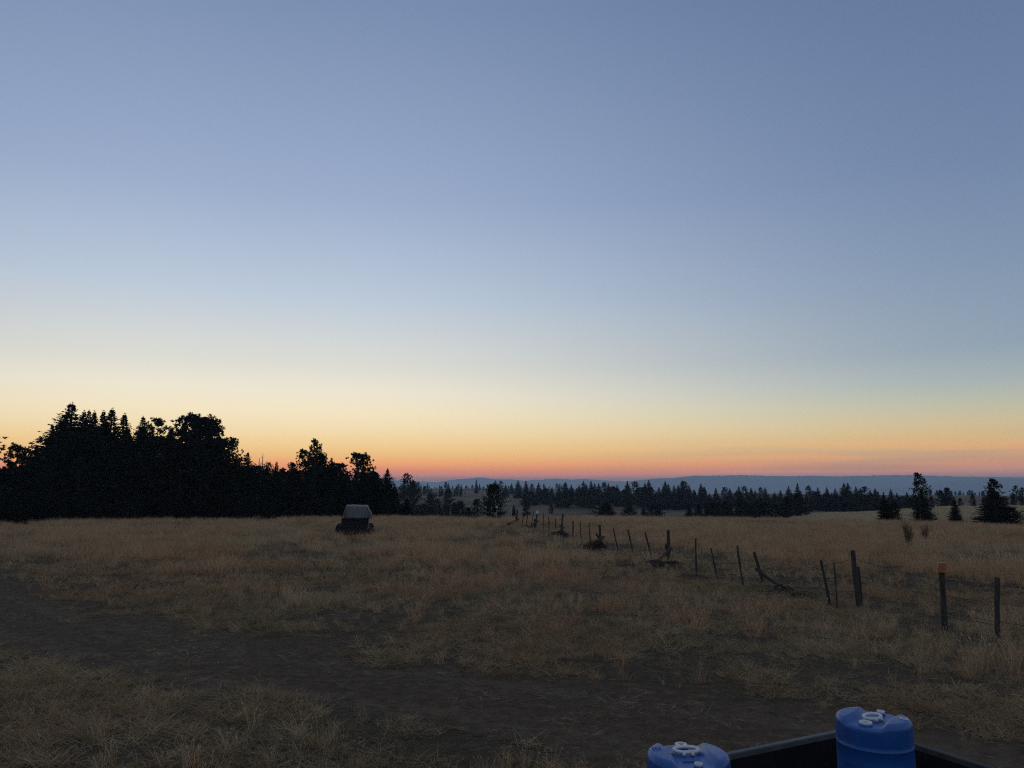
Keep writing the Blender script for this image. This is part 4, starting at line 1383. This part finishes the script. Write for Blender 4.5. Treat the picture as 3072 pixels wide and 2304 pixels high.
def in_trailer(x, y):
    rx, ry = x - TC.x, y - TC.y
    a = rx * D1.x + ry * D1.y; b_ = rx * D2.x + ry * D2.y
    return (a > -.05) & (a < LEN + .05) & (b_ > -.35) & (b_ < WID + .35)


def tallness(x, y):
    """0 short matted, 1 tall standing grass"""
    r = np.hypot(x, y); az_ = np.degrees(np.arctan2(x, y))
    n = fbm(x / 5.0 + 3, y / 5.0 + 3, 41, 4)
    far = np.clip((r - 27) / 15, 0, 1)
    n3 = fbm(x / 14.0 + 13, y / 14.0 + 13, 47, 3)
    t_ = (n - .52) * 6.5 + far * (.35 + 2.2 * (n3 - .15))
    # olive lower strip along the fence
    fd = np.abs(x - np.interp(y, [13.8, 18.5, 22.6, 29.7, 36, 46, 53, 58, 75], [8.6, 8.2, 6.8, 6.1, 4.1, 3, 1.6, .35, -4]))
    t_ = t_ - 1.1 * np.exp(-(fd / 4.6) ** 2) * (y > 13) + (fbm(x / 1.5, y / 1.5, 93, 3) - .5) * 1.4 * (y > 13)
    t_ = t_ - 2.0 * np.exp(-((x - WX - .1) / 1.6) ** 2) * np.exp(-((y - WY + 1.2) / 2.6) ** 2)
    t_ = t_ - 1.2 * np.clip((4.2 - np.abs(track_dist(x, y))) / 2, 0, 1)
    return np.clip(t_, 0, 1)


rgm = np.random.default_rng(77)
RUSSET = []
for (px_, py_, rx_, ry_) in ((1180, 1700, 1.6, 1.6), (1400, 1745, 2.0, 1.8), (1500, 1775, 1.3, 1.2), (1640, 1735, 2.2, 2.0), (1780, 1840, .9, .9), (1270, 1850, .5, .6), (1150, 1790, .9, .9), (1330, 1790, 1.1, 1.0), (1560, 1820, .9, .8), (1900, 1780, 1.1, 1.0), (1700, 1900, .5, .6), (2080, 1860, 1.0, .9), (2230, 1900, .8, .7),
                             (820, 1700, 2.4, 2.0), (560, 1665, 3.0, 2.5), (2000, 2050, .6, .5), (2640, 1930, .8, .6), (2900, 2020, .9, .7), (2380, 1840, 1.2, 1.0), (180, 1650, 3.5, 2.5), (2450, 1575, 9, 5), (1950, 1560, 9, 6)):
    q_ = ground_at(px_, py_); RUSSET.append((q_[0], q_[1], rx_, ry_))


def russet(x, y):
    m = np.zeros_like(x)
    for (a, b_, rx_, ry_) in RUSSET:
        m = np.maximum(m, np.exp(-((x - a) / rx_) ** 2 - ((y - b_) / ry_) ** 2))
    n = fbm(x / .7 + 31, y / .7 + 31, 91, 3)
    return np.clip((m - .25) * 1.6, 0, 1) * np.clip((n - .38) * 5, .05, 1)




def layer(name, coll, nvar, n, r0, r1, keep, size, label, seed, az0=-46, az1=46):
    x, y = wedge(rgm, n, r0, r1, az0, az1)
    k = rgm.uniform(0, 1, n) < keep(x, y)
    k &= ~in_trailer(x, y)
    x, y = x[k], y[k]
    z = height(x, y)
    s = size(x, y, len(x)); s3 = np.stack([s * rgm.uniform(.8, 1.2, len(s)), s * rgm.uniform(.8, 1.2, len(s)), s * rgm.uniform(.75, 1.25, len(s))], 1)
    return scatter(name, coll, nvar, np.stack([x, y, z], 1), s3, label, seed)


c_short = tuft_collection('matted_tuft', M_SHORT, 8, n=46, lmin=.07, lmax=.20, tilt0=.5, tilt1=1.45, w0=.003, w1=.006, spread=.13, bend=.5)
c_tall = tuft_collection('standing_tuft', M_TALL, 8, n=26, lmin=.22, lmax=.50, tilt0=.03, tilt1=.38, w0=.003, w1=.0055, spread=.12, bend=.35, head=.5)
c_straw = tuft_collection('straw_bit', M_STRAW, 8, n=14, lmin=.04, lmax=.20, tilt0=1.35, tilt1=1.57, w0=.002, w1=.004, spread=.28, bend=.3, lie=True)
c_tallf = tuft_collection('standing_tuft_far', M_TALL, 8, n=30, lmin=.20, lmax=.52, tilt0=.03, tilt1=.40, w0=.008, w1=.016, spread=.28, bend=.35, head=.3)
c_shortf = tuft_collection('matted_tuft_far', M_SHORT, 8, n=44, lmin=.07, lmax=.22, tilt0=.3, tilt1=1.3, w0=.009, w1=.018, spread=.34, bend=.4)

c_russ = tuft_collection('russet_tuft', M_RUSSET, 6, n=30, lmin=.20, lmax=.46, tilt0=.03, tilt1=.45, w0=.003, w1=.006, spread=.13, bend=.4, head=.6)
c_bank = tuft_collection('bank_tuft', M_PALE, 6, n=44, lmin=.07, lmax=.20, tilt0=.3, tilt1=1.3, w0=.012, w1=.022, spread=.45, bend=.4)
nt_mask = lambda x, y: 1 - track_mask(x, y)
patch = lambda x, y: np.clip(.30 + (fbm(x / 1.7 + 11, y / 1.7 + 11, 61, 4) - .44) * 4.6, .03, 1)
layer('matted_grass', c_short, 8, 26000, 3.0, 24, lambda x, y: np.clip(nt_mask(x, y), .010, 1) * patch(x, y), lambda x, y, n: rgm.uniform(.6, 1.35, n), 'short matted dry grass covering the near field', 1)
layer('standing_grass', c_tall, 8, 21000, 3.0, 30, lambda x, y: (.15 + .85 * tallness(x, y)) * np.clip(.25 + (fbm(x / 1.1 + 5, y / 1.1 + 5, 95, 3) - .42) * 4.5, .05, 1) * (nt_mask(x, y) > .4), lambda x, y, n: rgm.uniform(.5, 1.2, n) * (.62 + .38 * tallness(x, y)), 'thin standing dry stems in patches over the near field', 2)
layer('straw_litter', c_straw, 8, 20000, 3.0, 24, lambda x, y: np.where(track_mask(x, y) > .5, .30, .95) * np.clip(.3 + patch(x, y), 0, 1), lambda x, y, n: rgm.uniform(.6, 1.2, n), 'loose pale straw lying on the soil and dirt track', 3)
layer('far_matted_grass', c_shortf, 8, 26000, 22, 72, lambda x, y: nt_mask(x, y) * np.clip(.42 + (fbm(x / 4.5 + 71, y / 4.5 + 71, 63, 4) - .44) * 4.5, .08, .95), lambda x, y, n: rgm.uniform(.7, 1.3, n), 'short dry grass covering the middle of the field', 4)
layer('far_standing_grass', c_tallf, 8, 46000, 27, 88, lambda x, y: (.05 + .95 * tallness(x, y)) * (nt_mask(x, y) > .4), lambda x, y, n: rgm.uniform(.6, 1.15, n), 'tall brownish dry grass standing across the far field', 5)
layer('bank_grass', c_bank, 6, 30000, 80, 200, lambda x, y: np.full(x.shape, .9), lambda x, y, n: rgm.uniform(.9, 1.6, n), 'pale dry grass on the bank beyond the field at right', 6, 12, 46)

layer('russet_grass', c_russ, 6, 90000, 8, 62, lambda x, y: russet(x, y) * (nt_mask(x, y) > .4) * .46, lambda x, y, n: rgm.uniform(.55, 1.15, n), 'patches of reddish standing dry stems in the field', 7)

# ------------------------------------------------------------------ haze
mz = bpy.data.materials.new('evening_haze'); mz.use_nodes = True
tz = mz.node_tree; tz.nodes.clear()
pv = tz.nodes.new('ShaderNodeVolumePrincipled'); pv.inputs['Color'].default_value = (.70, .87, 1.0, 1)
pv.inputs['Density'].default_value = HAZE_D; pv.inputs['Anisotropy'].default_value = 0.0
oz = tz.nodes.new('ShaderNodeOutputMaterial'); tz.links.new(pv.outputs[0], oz.inputs['Volume'])
mb = MB(); HX = 17000
mb.box((0, 0, (-95 + HAZE_TOP) / 2), (2 * HX, 2 * HX, 95 + HAZE_TOP))
hzo = mb.build('haze', mz, None, (0, 0, 0)); tag(hzo, kind='stuff')
